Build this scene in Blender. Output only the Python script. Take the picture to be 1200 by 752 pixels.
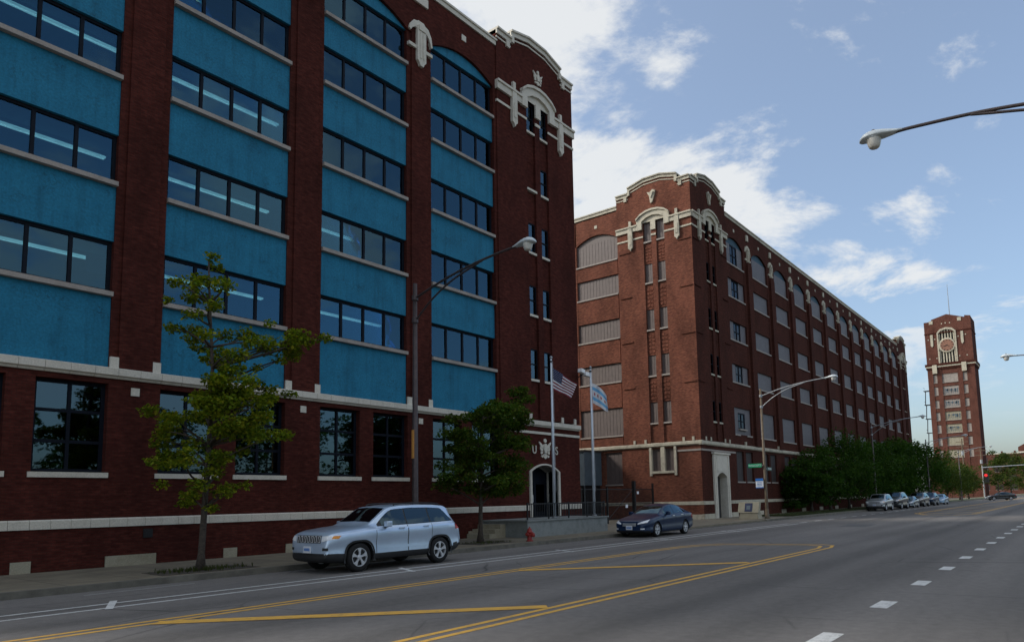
import bpy, bmesh, math, random
import numpy as np
from mathutils import Vector, Matrix, Euler

for o in list(bpy.data.objects): bpy.data.objects.remove(o)
SC = bpy.context.scene
COL = SC.collection
R = math.radians
PI = math.pi

# ------------------------------------------------------------------ camera
EYE = 1.8
YAW, PITCH, ROLL = 0.648590, 0.108984, -0.0213776
FPX, CXP, CYP = 827.635, 640.02, 495.174          # in a 1200 x 752 frame
cam_d = bpy.data.cameras.new('camera'); cam = bpy.data.objects.new('camera', cam_d); COL.objects.link(cam)
_F = Vector((math.cos(YAW)*math.cos(PITCH), math.sin(YAW)*math.cos(PITCH), math.sin(PITCH)))
_Rt = Vector((math.sin(YAW), -math.cos(YAW), 0)); _Up = _Rt.cross(_F)
_r = math.cos(ROLL)*_Rt + math.sin(ROLL)*_Up; _u = -math.sin(ROLL)*_Rt + math.cos(ROLL)*_Up
M = Matrix((( _r.x, _u.x, -_F.x, 0), (_r.y, _u.y, -_F.y, 0), (_r.z, _u.z, -_F.z, EYE), (0, 0, 0, 1)))
cam.matrix_world = M
cam_d.sensor_width = 36; cam_d.sensor_fit = 'HORIZONTAL'
cam_d.lens = FPX/1200*36
cam_d.shift_x = (600-CXP)/1200; cam_d.shift_y = (CYP-376)/1200
cam_d.clip_start = 0.1; cam_d.clip_end = 5000
SC.camera = cam

# ------------------------------------------------------------------ sky and sun
SUN_EL, SUN_AZ = R(35), R(31)                        # the sun stands behind the factories; azimuth from +Y towards -X
sdir = Vector((-math.sin(SUN_AZ)*math.cos(SUN_EL), math.cos(SUN_AZ)*math.cos(SUN_EL), math.sin(SUN_EL)))
wd = bpy.data.worlds.new('World'); SC.world = wd; wd.use_nodes = True
nt = wd.node_tree; nt.nodes.clear()
def WN(t, **k):
    n = nt.nodes.new(t)
    for a, b in k.items(): setattr(n, a, b)
    return n
sky = WN('ShaderNodeTexSky', sky_type='NISHITA', sun_disc=False, sun_elevation=SUN_EL, sun_rotation=-SUN_AZ, altitude=180, air_density=1.0, dust_density=3.6, ozone_density=1.6)
tc = WN('ShaderNodeTexCoord'); sx = WN('ShaderNodeSeparateXYZ'); nt.links.new(tc.outputs['Generated'], sx.inputs[0])
zz = WN('ShaderNodeMath', operation='MAXIMUM'); nt.links.new(sx.outputs[2], zz.inputs[0]); zz.inputs[1].default_value = 0.0
za = WN('ShaderNodeMath', operation='ADD'); nt.links.new(zz.outputs[0], za.inputs[0]); za.inputs[1].default_value = 0.16
dx = WN('ShaderNodeMath', operation='DIVIDE'); dy = WN('ShaderNodeMath', operation='DIVIDE')
nt.links.new(sx.outputs[0], dx.inputs[0]); nt.links.new(za.outputs[0], dx.inputs[1])
nt.links.new(sx.outputs[1], dy.inputs[0]); nt.links.new(za.outputs[0], dy.inputs[1])
cb = WN('ShaderNodeCombineXYZ'); nt.links.new(dx.outputs[0], cb.inputs[0]); nt.links.new(dy.outputs[0], cb.inputs[1])
mp = WN('ShaderNodeMapping'); nt.links.new(cb.outputs[0], mp.inputs[0]); mp.inputs['Location'].default_value = CLOUD_OFF = (11.24, 8.92, 0.0)
n1 = WN('ShaderNodeTexNoise'); n1.inputs['Scale'].default_value = 1.7; n1.inputs['Detail'].default_value = 11; n1.inputs['Roughness'].default_value = 0.63; n1.inputs['Distortion'].default_value = 0.25
n2 = WN('ShaderNodeTexNoise'); n2.inputs['Scale'].default_value = 0.42; n2.inputs['Detail'].default_value = 2
nt.links.new(mp.outputs[0], n1.inputs['Vector']); nt.links.new(mp.outputs[0], n2.inputs['Vector'])
ad = WN('ShaderNodeMath', operation='MULTIPLY_ADD'); nt.links.new(n2.outputs['Fac'], ad.inputs[0]); ad.inputs[1].default_value = 0.9; nt.links.new(n1.outputs['Fac'], ad.inputs[2])
cr = WN('ShaderNodeValToRGB'); nt.links.new(ad.outputs[0], cr.inputs[0])
cr.color_ramp.elements[0].position = 0.89; cr.color_ramp.elements[1].position = 1.28
cr.color_ramp.interpolation = 'EASE'
hz = WN('ShaderNodeMapRange', interpolation_type='SMOOTHSTEP'); nt.links.new(sx.outputs[2], hz.inputs[0]); hz.inputs[1].default_value = 0.06; hz.inputs[2].default_value = 0.26; hz.inputs[3].default_value = 0.0; hz.inputs[4].default_value = 0.9   # clouds thin out into the haze
mul = WN('ShaderNodeMath', operation='MULTIPLY'); nt.links.new(cr.outputs[0], mul.inputs[0]); nt.links.new(hz.outputs[0], mul.inputs[1])
vl = WN('ShaderNodeMath', operation='MULTIPLY_ADD'); nt.links.new(mul.outputs[0], vl.inputs[0]); vl.inputs[1].default_value = 0.88; vl.inputs[2].default_value = 0.13      # a thin veil of high cloud everywhere
mx = WN('ShaderNodeMix', data_type='RGBA'); nt.links.new(vl.outputs[0], mx.inputs[0]); tn = WN('ShaderNodeMix', data_type='RGBA', blend_type='MULTIPLY'); tn.inputs[0].default_value = 1; nt.links.new(sky.outputs[0], tn.inputs[6]); tn.inputs[7].default_value = (.97, 1.06, 1.10, 1); nt.links.new(tn.outputs[2], mx.inputs[6])
mx.inputs[7].default_value = (4.35, 4.45, 4.5, 1)
bg = WN('ShaderNodeBackground'); bg.inputs[1].default_value = 0.10; nt.links.new(mx.outputs[2], bg.inputs[0])
wo = WN('ShaderNodeOutputWorld'); nt.links.new(bg.outputs[0], wo.inputs[0])
sl = bpy.data.lights.new('sun', 'SUN'); sl.energy = 1.5; sl.angle = R(11); sl.color = (1.0, 0.94, 0.86)
so = bpy.data.objects.new('sun', sl); COL.objects.link(so); so.location = sdir*200
so.rotation_euler = (-sdir).to_track_quat('-Z', 'Y').to_euler()

SC.render.engine = 'CYCLES'
SC.cycles.use_denoising = True
SC.cycles.max_bounces = 6; SC.cycles.transparent_max_bounces = 12
SC.view_settings.view_transform = 'Standard'; SC.view_settings.look = 'None'
SC.view_settings.exposure = 0.95; SC.view_settings.gamma = 1.0; SC.view_settings.use_curve_mapping = False

# ------------------------------------------------------------------ helpers
WP = {}                                               # world origin of every object built here
def tag(o, label=None, cat=None, group=None, kind=None):
    if label: o['label'] = label
    if cat: o['category'] = cat
    if group: o['group'] = group
    if kind: o['kind'] = kind
    return o
def thing(name, loc, label, cat, group=None, rz=0):
    o = bpy.data.objects.new(name, None); COL.objects.link(o); o.location = loc; o.rotation_euler.z = rz
    o.empty_display_size = .3
    WP[o] = Vector(loc); return tag(o, label, cat, group)
def inst(me, name, parent=None, loc=None):
    o = bpy.data.objects.new(name, me); COL.objects.link(o)
    if parent is not None:
        loc = WP[parent] if loc is None else Vector(loc)
        o.parent = parent; o.location = loc - WP[parent]
    else:
        loc = Vector(loc or (0, 0, 0)); o.location = loc
    WP[o] = Vector(loc); return o
def copy_tree(o, parent=None):
    c = o.copy(); COL.objects.link(c); c.parent = parent; WP[c] = WP.get(o, Vector()).copy()
    for ch in o.children: copy_tree(ch, c)
    return c

class MB:
    def __init__(s, xf=None): s.v = []; s.f = []; s.m = []; s.xf = xf or (lambda a, b, c: (a, b, c)); s.uv = None
    def add(s, vs, fs, mi=0):
        k = len(s.v); s.v += [s.xf(*p) for p in vs]; s.f += [tuple(i+k for i in f) for f in fs]; s.m += [mi]*len(fs); return s
    def box(s, a0, a1, b0, b1, c0, c1, mi=0):
        return s.add([(a0,b0,c0),(a1,b0,c0),(a1,b1,c0),(a0,b1,c0),(a0,b0,c1),(a1,b0,c1),(a1,b1,c1),(a0,b1,c1)],
              [(0,3,2,1),(4,5,6,7),(0,1,5,4),(1,2,6,5),(2,3,7,6),(3,0,4,7)], mi)
    def prism(s, poly, d0, d1, mi=0):                 # polygon in (s, z) pushed through the depth d
        n = len(poly); vs = [(p[0], d0, p[1]) for p in poly]+[(p[0], d1, p[1]) for p in poly]
        fs = [tuple(range(n)), tuple(range(2*n-1, n-1, -1))]+[(i, i+n, (i+1) % n+n, (i+1) % n) for i in range(n)]
        return s.add(vs, fs, mi)
    def slab(s, poly, z0, z1, mi=0):                  # polygon in (x, y)
        n = len(poly); vs = [(p[0], p[1], z0) for p in poly]+[(p[0], p[1], z1) for p in poly]
        fs = [tuple(range(n-1, -1, -1)), tuple(range(n, 2*n))]+[(i, (i+1) % n, (i+1) % n+n, i+n) for i in range(n)]
        return s.add(vs, fs, mi)
    def tube(s, pts, rad, n=8, cap=True, mi=0):
        pts = [Vector(p) for p in pts]; rad = [rad]*len(pts) if not hasattr(rad, '__len__') else rad
        vs = []; fs = []; side = None
        for i, p in enumerate(pts):
            t = (pts[min(i+1, len(pts)-1)]-pts[max(i-1, 0)]).normalized()
            if side is None:
                side = t.cross(Vector((0, 0, 1)))
                if side.length < .2: side = t.cross(Vector((1, 0, 0)))
            side = (side-t*side.dot(t)).normalized(); up = t.cross(side)
            for k in range(n):
                a = 2*PI*k/n; vs.append(tuple(p+(side*math.cos(a)+up*math.sin(a))*rad[i]))
        for i in range(len(pts)-1):
            for k in range(n): fs.append((i*n+k, i*n+(k+1) % n, (i+1)*n+(k+1) % n, (i+1)*n+k))
        if cap: fs += [tuple(range(n-1, -1, -1)), tuple(range((len(pts)-1)*n, len(pts)*n))]
        return s.add(vs, fs, mi)
    def lathe(s, prof, n=16, c=(0, 0, 0), axis='z', mi=0, cap=True):   # prof: (radius, height)
        vs = []; fs = []
        for r, h in prof:
            for k in range(n):
                a = 2*PI*k/n; q = (r*math.cos(a), r*math.sin(a), h)
                if axis == 'y': q = (q[0], q[2], q[1])
                if axis == 'x': q = (q[2], q[0], q[1])
                vs.append((q[0]+c[0], q[1]+c[1], q[2]+c[2]))
        m = len(prof)
        for i in range(m-1):
            for k in range(n): fs.append((i*n+k, i*n+(k+1) % n, (i+1)*n+(k+1) % n, (i+1)*n+k))
        if cap: fs += [tuple(range(n-1, -1, -1)), tuple(range((m-1)*n, m*n))]
        return s.add(vs, fs, mi)
    def grid(s, fn, nu, nv, mi=0):
        vs = [fn(i/nu, j/nv) for i in range(nu+1) for j in range(nv+1)]
        fs = [(i*(nv+1)+j, (i+1)*(nv+1)+j, (i+1)*(nv+1)+j+1, i*(nv+1)+j+1) for i in range(nu) for j in range(nv)]
        return s.add(vs, fs, mi)
    def mesh(s, name, mats, smooth=False, org=(0, 0, 0), recalc=True):
        me = bpy.data.meshes.new(name); o = Vector(org)
        me.from_pydata([tuple(Vector(p)-o) for p in s.v], [], s.f)
        if recalc:
            bm = bmesh.new(); bm.from_mesh(me); bmesh.ops.recalc_face_normals(bm, faces=bm.faces); bm.to_mesh(me); bm.free()
        for m in (mats if isinstance(mats, (list, tuple)) else [mats]): me.materials.append(MAT[m] if isinstance(m, str) else m)
        if any(s.m): me.polygons.foreach_set('material_index', s.m)
        if smooth: me.polygons.foreach_set('use_smooth', [True]*len(me.polygons))
        me.update(); return me
    def build(s, name, mats, parent=None, smooth=False, loc=None, recalc=True):
        org = Vector(loc) if loc is not None else (WP[parent] if parent is not None else Vector())
        return inst(s.mesh(name, mats, smooth, org, recalc), name, parent, org)
def bevel(o, w=.02, seg=2, ang=40):
    m = o.modifiers.new('bevel', 'BEVEL'); m.width = w; m.segments = seg; m.limit_method = 'ANGLE'; m.angle_limit = R(ang); return o
def lerp(tab, x):
    return float(np.interp(x, [t[0] for t in tab], [t[1] for t in tab]))

# ------------------------------------------------------------------ materials
MAT = {}
def NM(name):
    m = bpy.data.materials.new(name); m.use_nodes = True; t = m.node_tree
    MAT[name] = m; return m, t, t.nodes['Principled BSDF']
def link(t, a, b): t.links.new(a, b)
def noise(t, scale, detail=4, rough=.55, vec=None):
    n = t.nodes.new('ShaderNodeTexNoise'); n.inputs['Scale'].default_value = scale; n.inputs['Detail'].default_value = detail; n.inputs['Roughness'].default_value = rough
    if vec is not None: link(t, vec, n.inputs['Vector'])
    return n
def ramp(t, fac, stops):
    r = t.nodes.new('ShaderNodeValToRGB'); e = r.color_ramp.elements
    while len(e) < len(stops): e.new(.5)
    for el, (p, c) in zip(e, stops): el.position = p; el.color = c if len(c) == 4 else (*c, 1)
    link(t, fac, r.inputs[0]); return r
def mixc(t, fac, a, b, mode='MIX'):
    m = t.nodes.new('ShaderNodeMix'); m.data_type = 'RGBA'; m.blend_type = mode
    for sck, v in ((0, fac), (6, a), (7, b)):
        if hasattr(v, 'links'): link(t, v, m.inputs[sck])
        elif sck == 0: m.inputs[0].default_value = v
        else: m.inputs[sck].default_value = (*v, 1) if len(v) == 3 else v
    return m.outputs[2]
def mth(t, op, a, b=None, c=None):
    n = t.nodes.new('ShaderNodeMath'); n.operation = op
    for i, v in enumerate((a, b, c)):
        if v is None: continue
        if hasattr(v, 'links'): link(t, v, n.inputs[i])
        else: n.inputs[i].default_value = v
    return n.outputs[0]
def pos(t): return t.nodes.new('ShaderNodeNewGeometry').outputs['Position']
def wallvec(t):                                       # (x + y, z): runs along a wall whichever way it faces
    s = t.nodes.new('ShaderNodeSeparateXYZ'); link(t, pos(t), s.inputs[0])
    c = t.nodes.new('ShaderNodeCombineXYZ'); link(t, mth(t, 'ADD', s.outputs[0], s.outputs[1]), c.inputs[0]); link(t, s.outputs[2], c.inputs[1]); return c.outputs[0]
def stretch(t, vec, sc):
    m = t.nodes.new('ShaderNodeMapping'); link(t, vec, m.inputs[0]); m.inputs['Scale'].default_value = sc; return m.outputs[0]
def bump(t, b, h, strength, dist=.02):
    n = t.nodes.new('ShaderNodeBump'); n.inputs['Strength'].default_value = strength; n.inputs['Distance'].default_value = dist
    link(t, h, n.inputs['Height']); link(t, n.outputs[0], b.inputs['Normal'])
def plain(name, col, rough=.6, metal=0, var=.12, scale=6, spec=.5, coat=0):
    m, t, b = NM(name)
    n = noise(t, scale, 5, .6, pos(t))
    lo = tuple(c*(1-var) for c in col); hi = tuple(min(1, c*(1+var)) for c in col)
    link(t, ramp(t, n.outputs['Fac'], [(.3, lo), (.7, hi)]).outputs[0], b.inputs['Base Color'])
    b.inputs['Roughness'].default_value = rough; b.inputs['Metallic'].default_value = metal
    b.inputs['Specular IOR Level'].default_value = spec; b.inputs['Coat Weight'].default_value = coat; b.inputs['Coat Roughness'].default_value = .05
    return m
def brick_mat(name, c1, c2, mortar, stain=.5, bw=.215, bh=.076, dark=(.03, .015, .012), eff=(.20, .13, .11)):
    m, t, b = NM(name); v = wallvec(t)
    br = t.nodes.new('ShaderNodeTexBrick'); link(t, v, br.inputs['Vector']); br.offset = .5
    for k, x in (('Color1', (*c1, 1)), ('Color2', (*c2, 1)), ('Mortar', (*mortar, 1)), ('Scale', 1.0), ('Mortar Size', .007), ('Mortar Smooth', .2), ('Bias', .0), ('Brick Width', bw), ('Row Height', bh)): br.inputs[k].default_value = x
    n = noise(t, .55, 6, .65, stretch(t, v, (1, .45, 1)))
    n2 = noise(t, 3.5, 5, .7, stretch(t, v, (1, 2.2, 1)))
    n3 = noise(t, 9, 2, .5, stretch(t, v, (.5, 1.6, 1)))
    c = mixc(t, ramp(t, n.outputs['Fac'], [(.42, (0, 0, 0)), (.72, (stain,)*3)]).outputs[0], br.outputs['Color'], dark)
    c = mixc(t, 1.0, c, ramp(t, n2.outputs['Fac'], [(.25, (.66,)*3), (.75, (1.3,)*3)]).outputs[0], 'MULTIPLY')
    c = mixc(t, 1.0, c, ramp(t, n3.outputs['Fac'], [(.3, (.8,)*3), (.7, (1.18,)*3)]).outputs[0], 'MULTIPLY')
    ef = noise(t, 1.0, 6, .75, stretch(t, v, (1.6, .35, 1))); c = mixc(t, ramp(t, ef.outputs['Fac'], [(.62, (0,)*3), (.80, (.22,)*3)]).outputs[0], c, eff)
    link(t, c, b.inputs['Base Color']); b.inputs['Roughness'].default_value = .92; b.inputs['Specular IOR Level'].default_value = .06
    bump(t, b, mth(t, 'ADD', mth(t, 'MULTIPLY', br.outputs['Fac'], -1.0), n2.outputs['Fac']), .5, .012)
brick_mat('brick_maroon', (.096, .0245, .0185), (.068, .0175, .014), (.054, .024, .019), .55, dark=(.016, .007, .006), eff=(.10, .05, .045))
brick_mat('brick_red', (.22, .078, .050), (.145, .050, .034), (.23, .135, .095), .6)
brick_mat('brick_dark_shaded', (.088, .028, .020), (.060, .020, .015), (.075, .036, .028), .5, dark=(.02, .01, .008))  # red brick with shade put into the colour, for fronts away from the sun
brick_mat('brick_tower', (.16, .062, .045), (.115, .046, .034), (.14, .085, .07), .5)
def stone_mat(name, col, stain, amt=.55):
    m, t, b = NM(name); p = wallvec(t); n = noise(t, 2.2, 6, .7, stretch(t, p, (1.0, .8, 1))); n2 = noise(t, 25, 3, .5, p); n3 = noise(t, .35, 3, .5, p)
    c = mixc(t, ramp(t, mth(t, 'ADD', n.outputs['Fac'], mth(t, 'MULTIPLY', n3.outputs['Fac'], .4)), [(.66, (0, 0, 0)), (.95, (amt,)*3)]).outputs[0], col, stain)
    c = mixc(t, 1.0, c, ramp(t, n2.outputs['Fac'], [(.3, (.85,)*3), (.7, (1.1,)*3)]).outputs[0], 'MULTIPLY')
    link(t, c, b.inputs['Base Color']); b.inputs['Roughness'].default_value = .75; bump(t, b, n2.outputs['Fac'], .2, .01)
stone_mat('stone_clean', (.62, .58, .50), (.34, .31, .25), .5)
stone_mat('stone_aged', (.50, .46, .36), (.14, .125, .10), .75)
stone_mat('stone_sill', (.33, .29, .26), (.16, .135, .12), .6)
stone_mat('stone_base', (.34, .31, .23), (.19, .155, .09), .7)
stone_mat('concrete', (.24, .26, .255), (.10, .115, .115), .75)
def teal():
    m, t, b = NM('teal_stucco'); v = wallvec(t)
    n = noise(t, 1.4, 5, .6, v); f = noise(t, 14, 4, .7, v); h = noise(t, 60, 3, .6, v)
    vo = t.nodes.new('ShaderNodeTexVoronoi'); vo.inputs['Scale'].default_value = 7.5; link(t, mixc(t, .22, v, noise(t, 7, 3, .6, v).outputs['Color']), vo.inputs['Vector']); vo.feature = 'DISTANCE_TO_EDGE'
    worn = mth(t, 'MULTIPLY', ramp(t, vo.outputs['Distance'], [(.0, (1,)*3), (.09, (0,)*3)]).outputs[0], ramp(t, noise(t, 1.1, 5, .75, v).outputs['Fac'], [(.53, (0,)*3), (.70, (.9,)*3)]).outputs[0])
    c = ramp(t, n.outputs['Fac'], [(.3, (.011, .140, .245)), (.7, (.017, .180, .305))]).outputs[0]
    c = mixc(t, 1.0, c, ramp(t, f.outputs['Fac'], [(.3, (.74,)*3), (.7, (1.2,)*3)]).outputs[0], 'MULTIPLY')
    c = mixc(t, worn, c, (.007, .022, .032))
    dr = noise(t, 1.0, 5, .7, stretch(t, v, (3.2, .22, 1)))       # rain streaks
    c = mixc(t, 1.0, c, ramp(t, dr.outputs['Fac'], [(.32, (.78,)*3), (.52, (1.02,)*3)]).outputs[0], 'MULTIPLY')
    link(t, c, b.inputs['Base Color']); b.inputs['Roughness'].default_value = .8; b.inputs['Specular IOR Level'].default_value = .3; bump(t, b, mth(t, 'ADD', h.outputs['Fac'], f.outputs['Fac']), .35, .015)
teal()
plain('teal_plain', (.012, .055, .09), .7, 0, .12, 2)
plain('frame_navy', (.005, .008, .015), .7, 0, .2, 4, .15)
plain('interior_paint', (.14, .27, .31), .9, 0, .15, 1.2)
plain('interior_dark', (.025, .03, .033), .9, 0, .3, 1)
plain('board_grey', (.125, .097, .089), .6, .0, .14, 3)
plain('board_lilac', (.118, .108, .118), .6, .0, .12, 3)
plain('board_dark', (.035, .026, .025), .7, .0, .2, 3)
plain('metal_black', (.012, .012, .014), .5, .3, .2, 8)
plain('pole_dark', (.065, .05, .05), .5, .4, .25, 5)
plain('pole_brown', (.13, .095, .06), .6, .2, .3, 5)
plain('pole_grey', (.32, .34, .36), .45, .5, .15, 5)
plain('pole_white', (.62, .68, .74), .4, .1, .08, 3)
plain('lamp_shell', (.55, .60, .62), .5, .1, .15, 6)
plain('white_paint', (.8, .8, .8), .5, 0, .05)
plain('asphalt_patch', (.10, .097, .095), .9, 0, .2, 9)
plain('blue_metal', (.085, .12, .15), .5, .1, .15, 2)
plain('bark', (.055, .042, .032), .9, 0, .4, 14)
plain('rubber', (.012, .012, .013), .75, 0, .2, 10, .3)
plain('plastic_black', (.014, .015, .017), .55, 0, .2, 6)
plain('alloy', (.62, .64, .68), .35, .5, .06, 8)
plain('chrome', (.8, .82, .85), .3, .45, .03)
plain('amber', (.75, .28, .03), .2, 0, .1, 20)
plain('red_lens', (.40, .015, .02), .15, 0, .1, 20)
plain('lamp_lens', (.78, .80, .82), .12, .0, .12, 30)
plain('blind', (.20, .27, .30), .8, 0, .1, 3)
plain('plate', (.72, .74, .78), .4, 0, .06, 40)
plain('hydrant_red', (.26, .02, .015), .5, 0, .3, 12)
plain('sign_green', (.0, .32, .13), .4, 0, .05); plain('sign_green_dark', (.01, .10, .07), .4, 0, .05)
plain('sign_blue', (.03, .17, .52), .4, 0, .05); plain('sign_white', (.78, .82, .86), .4, 0, .03)
plain('plaque_blue', (.03, .04, .09), .4, .3, .3, 20)
plain('soil', (.055, .045, .033), .95, 0, .5, 9)
plain('paper', (.78, .80, .84), .7, 0, .03)
plain('wood_door', (.055, .05, .052), .6, 0, .2, 5)
plain('sticker_orange', (.60, .27, .06), .6, 0, .3, 30)
plain('kerb_stone', (.13, .12, .10), .9, 0, .3, 3)
plain('roof_felt', (.06, .06, .06), .95)
def glass(name, tint, refl=.08, rough=.02, gcol=(.55, .82, 1)):
    m, t, b = NM(name); t.nodes.remove(b); out = t.nodes['Material Output']
    tp = t.nodes.new('ShaderNodeBsdfTransparent'); tp.inputs[0].default_value = (*tint, 1)
    gl = t.nodes.new('ShaderNodeBsdfGlossy'); gl.inputs['Roughness'].default_value = rough; gl.inputs[0].default_value = (*gcol, 1)
    fr = t.nodes.new('ShaderNodeFresnel'); fr.inputs[0].default_value = 1.5
    n = noise(t, 1.3, 2, .5, pos(t)); bp = t.nodes.new('ShaderNodeBump'); bp.inputs['Strength'].default_value = .03; bp.inputs['Distance'].default_value = .04; link(t, n.outputs['Fac'], bp.inputs['Height']); link(t, bp.outputs[0], gl.inputs['Normal'])
    mxs = t.nodes.new('ShaderNodeMixShader'); link(t, mth(t, 'MULTIPLY_ADD', fr.outputs[0], 1.0, refl), mxs.inputs[0]); link(t, tp.outputs[0], mxs.inputs[1]); link(t, gl.outputs[0], mxs.inputs[2]); link(t, mxs.outputs[0], out.inputs[0])
glass('glass_tinted', (.24, .42, .48), .04, .02, (.36, .72, 1))
glass('glass_ground', (.10, .20, .22), .05)
glass('glass_dark', (.02, .03, .04), .0, .03, (.35, .42, .5))
glass('glass_car', (.05, .065, .075), .05, .01)
plain('glass_lamp', (.62, .60, .55), .25, 0, .1, 9)
def emit(name, col, st):
    m, t, b = NM(name); b.inputs['Base Color'].default_value = (*col, 1); b.inputs['Emission Color'].default_value = (*col, 1); b.inputs['Emission Strength'].default_value = st
emit('tube_cool', (1.0, .92, .86), .8)
def streaky(name, st):
    t = MAT[name].node_tree; b = t.nodes['Principled BSDF']; n = noise(t, 1.0, 6, .8, stretch(t, pos(t), (2.2, 30, 30)))
    link(t, mth(t, 'MULTIPLY', ramp(t, n.outputs['Fac'], [(.3, (.25,)*3), (.72, (1,)*3)]).outputs[0], st), b.inputs['Emission Strength'])
streaky('tube_cool', 1.15); emit('tube_warm', (1.0, .62, .22), 2.2); emit('signal_red', (.6, .02, .02), .35)
def paint(name, col, rough=.28, metal=.6, flake=.1):
    m, t, b = NM(name); n = noise(t, 2.0, 3, .5, pos(t))
    link(t, ramp(t, n.outputs['Fac'], [(.3, tuple(c*.93 for c in col)), (.7, tuple(c*1.05 for c in col))]).outputs[0], b.inputs['Base Color'])
    b.inputs['Metallic'].default_value = metal; b.inputs['Roughness'].default_value = rough; b.inputs['Coat Weight'].default_value = .8; b.inputs['Coat Roughness'].default_value = .04
paint('paint_silver', (.52, .65, .82), .34, .5); paint('paint_navy', (.004, .020, .062), .32, .0); MAT['paint_navy'].node_tree.nodes['Principled BSDF'].inputs['Coat Weight'].default_value = .25; MAT['paint_navy'].node_tree.nodes['Principled BSDF'].inputs['Specular IOR Level'].default_value = .3; paint('paint_grey', (.36, .38, .40), .35, .55)
paint('paint_black', (.012, .014, .017), .25, .3); paint('paint_bronze', (.075, .06, .052), .3, .5); paint('paint_skyblue', (.20, .33, .48), .33, .5); paint('paint_slate', (.07, .10, .13), .3, .5)
def leaf(name, cols, trans=.35):
    m, t, b = NM(name); oi = t.nodes.new('ShaderNodeNewGeometry')
    r = ramp(t, oi.outputs['Random Per Island'], [(i/(len(cols)-1), c) for i, c in enumerate(cols)])
    n = noise(t, .9, 3, .6, oi.outputs['Position']); c = mixc(t, 1.0, r.outputs[0], ramp(t, n.outputs['Fac'], [(.3, (.7,)*3), (.7, (1.3,)*3)]).outputs[0], 'MULTIPLY')
    link(t, c, b.inputs['Base Color']); b.inputs['Roughness'].default_value = .75; b.inputs['Specular IOR Level'].default_value = .1
    tl = t.nodes.new('ShaderNodeBsdfTranslucent'); link(t, mixc(t, 1.0, c, (1.3, 1.35, .6), 'MULTIPLY'), tl.inputs[0])
    ms = t.nodes.new('ShaderNodeMixShader'); ms.inputs[0].default_value = trans; out = t.nodes['Material Output']
    link(t, b.outputs[0], ms.inputs[1]); link(t, tl.outputs[0], ms.inputs[2]); link(t, ms.outputs[0], out.inputs[0])
leaf('leaf_maple', [(.075, .125, .010), (.12, .175, .012), (.18, .22, .014), (.25, .23, .018)])
leaf('leaf_dense', [(.028, .064, .009), (.042, .084, .011), (.062, .104, .012), (.095, .115, .015)])
leaf('leaf_street', [(.018, .052, .007), (.028, .068, .009), (.044, .086, .011)])
leaf('leaf_far', [(.034, .062, .013), (.05, .078, .016), (.07, .09, .02)])
leaf('leaf_grass', [(.035, .05, .014), (.05, .07, .018), (.09, .085, .03)], .2)
def asphalt():
    m, t, b = NM('asphalt'); p = pos(t); s = t.nodes.new('ShaderNodeSeparateXYZ'); link(t, p, s.inputs[0])
    agg = noise(t, 95, 3, .7, p); mid = noise(t, 6, 5, .65, p); big = noise(t, .23, 4, .6, stretch(t, p, (.35, 1, 1)))
    lane = noise(t, 1.0, 3, .5, stretch(t, p, (.02, .55, 1)))
    vo = t.nodes.new('ShaderNodeTexVoronoi'); vo.inputs['Scale'].default_value = 30; link(t, p, vo.inputs['Vector'])
    c = ramp(t, agg.outputs['Fac'], [(.3, (.118, .110, .103)), (.7, (.232, .216, .202))]).outputs[0]
    c = mixc(t, 1.0, c, ramp(t, mid.outputs['Fac'], [(.25, (.82,)*3), (.75, (1.16,)*3)]).outputs[0], 'MULTIPLY')
    c = mixc(t, 1.0, c, ramp(t, big.outputs['Fac'], [(.3, (.84,)*3), (.7, (1.14,)*3)]).outputs[0], 'MULTIPLY')
    c = mixc(t, 1.0, c, ramp(t, lane.outputs['Fac'], [(.34, (.68,)*3), (.58, (1.06,)*3)]).outputs[0], 'MULTIPLY')
    for y0, wd_, amt in ((5.45, .55, .42), (4.0, .8, .16), (13.2, .6, .22), (.8, .6, .2)):   # oil and rubber down the middle of the lanes
        d_ = mth(t, 'DIVIDE', mth(t, 'SUBTRACT', s.outputs[1], y0), wd_); gsn = mth(t, 'POWER', 2.718, mth(t, 'MULTIPLY', mth(t, 'MULTIPLY', d_, d_), -1.0))
        c = mixc(t, mth(t, 'MULTIPLY', mth(t, 'MULTIPLY', gsn, amt), mth(t, 'MULTIPLY_ADD', lane.outputs['Fac'], 1.2, .4)), c, (.035, .034, .034))
    c = mixc(t, mth(t, 'MULTIPLY', ramp(t, vo.outputs['Distance'], [(.05, (1,)*3), (.13, (0,)*3)]).outputs[0], ramp(t, noise(t, 1.1, 3, .6, p).outputs['Fac'], [(.5, (0,)*3), (.7, (.55,)*3)]).outputs[0]), c, (.30, .29, .27))
    cv = t.nodes.new('ShaderNodeTexVoronoi'); cv.feature = 'DISTANCE_TO_EDGE'; cv.inputs['Scale'].default_value = .22; link(t, mixc(t, .12, p, noise(t, .7, 6, .7, p).outputs['Color'], 'ADD'), cv.inputs['Vector'])
    c = mixc(t, mth(t, 'MULTIPLY', ramp(t, cv.outputs['Distance'], [(.0, (1,)*3), (.006, (0,)*3)]).outputs[0], ramp(t, noise(t, .25, 2, .5, p).outputs['Fac'], [(.45, (0,)*3), (.6, (.75,)*3)]).outputs[0]), c, (.035, .034, .033))
    link(t, c, b.inputs['Base Color']); b.inputs['Roughness'].default_value = .85; b.inputs['Specular IOR Level'].default_value = .25; bump(t, b, agg.outputs['Fac'], .5, .008)
asphalt()
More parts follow.
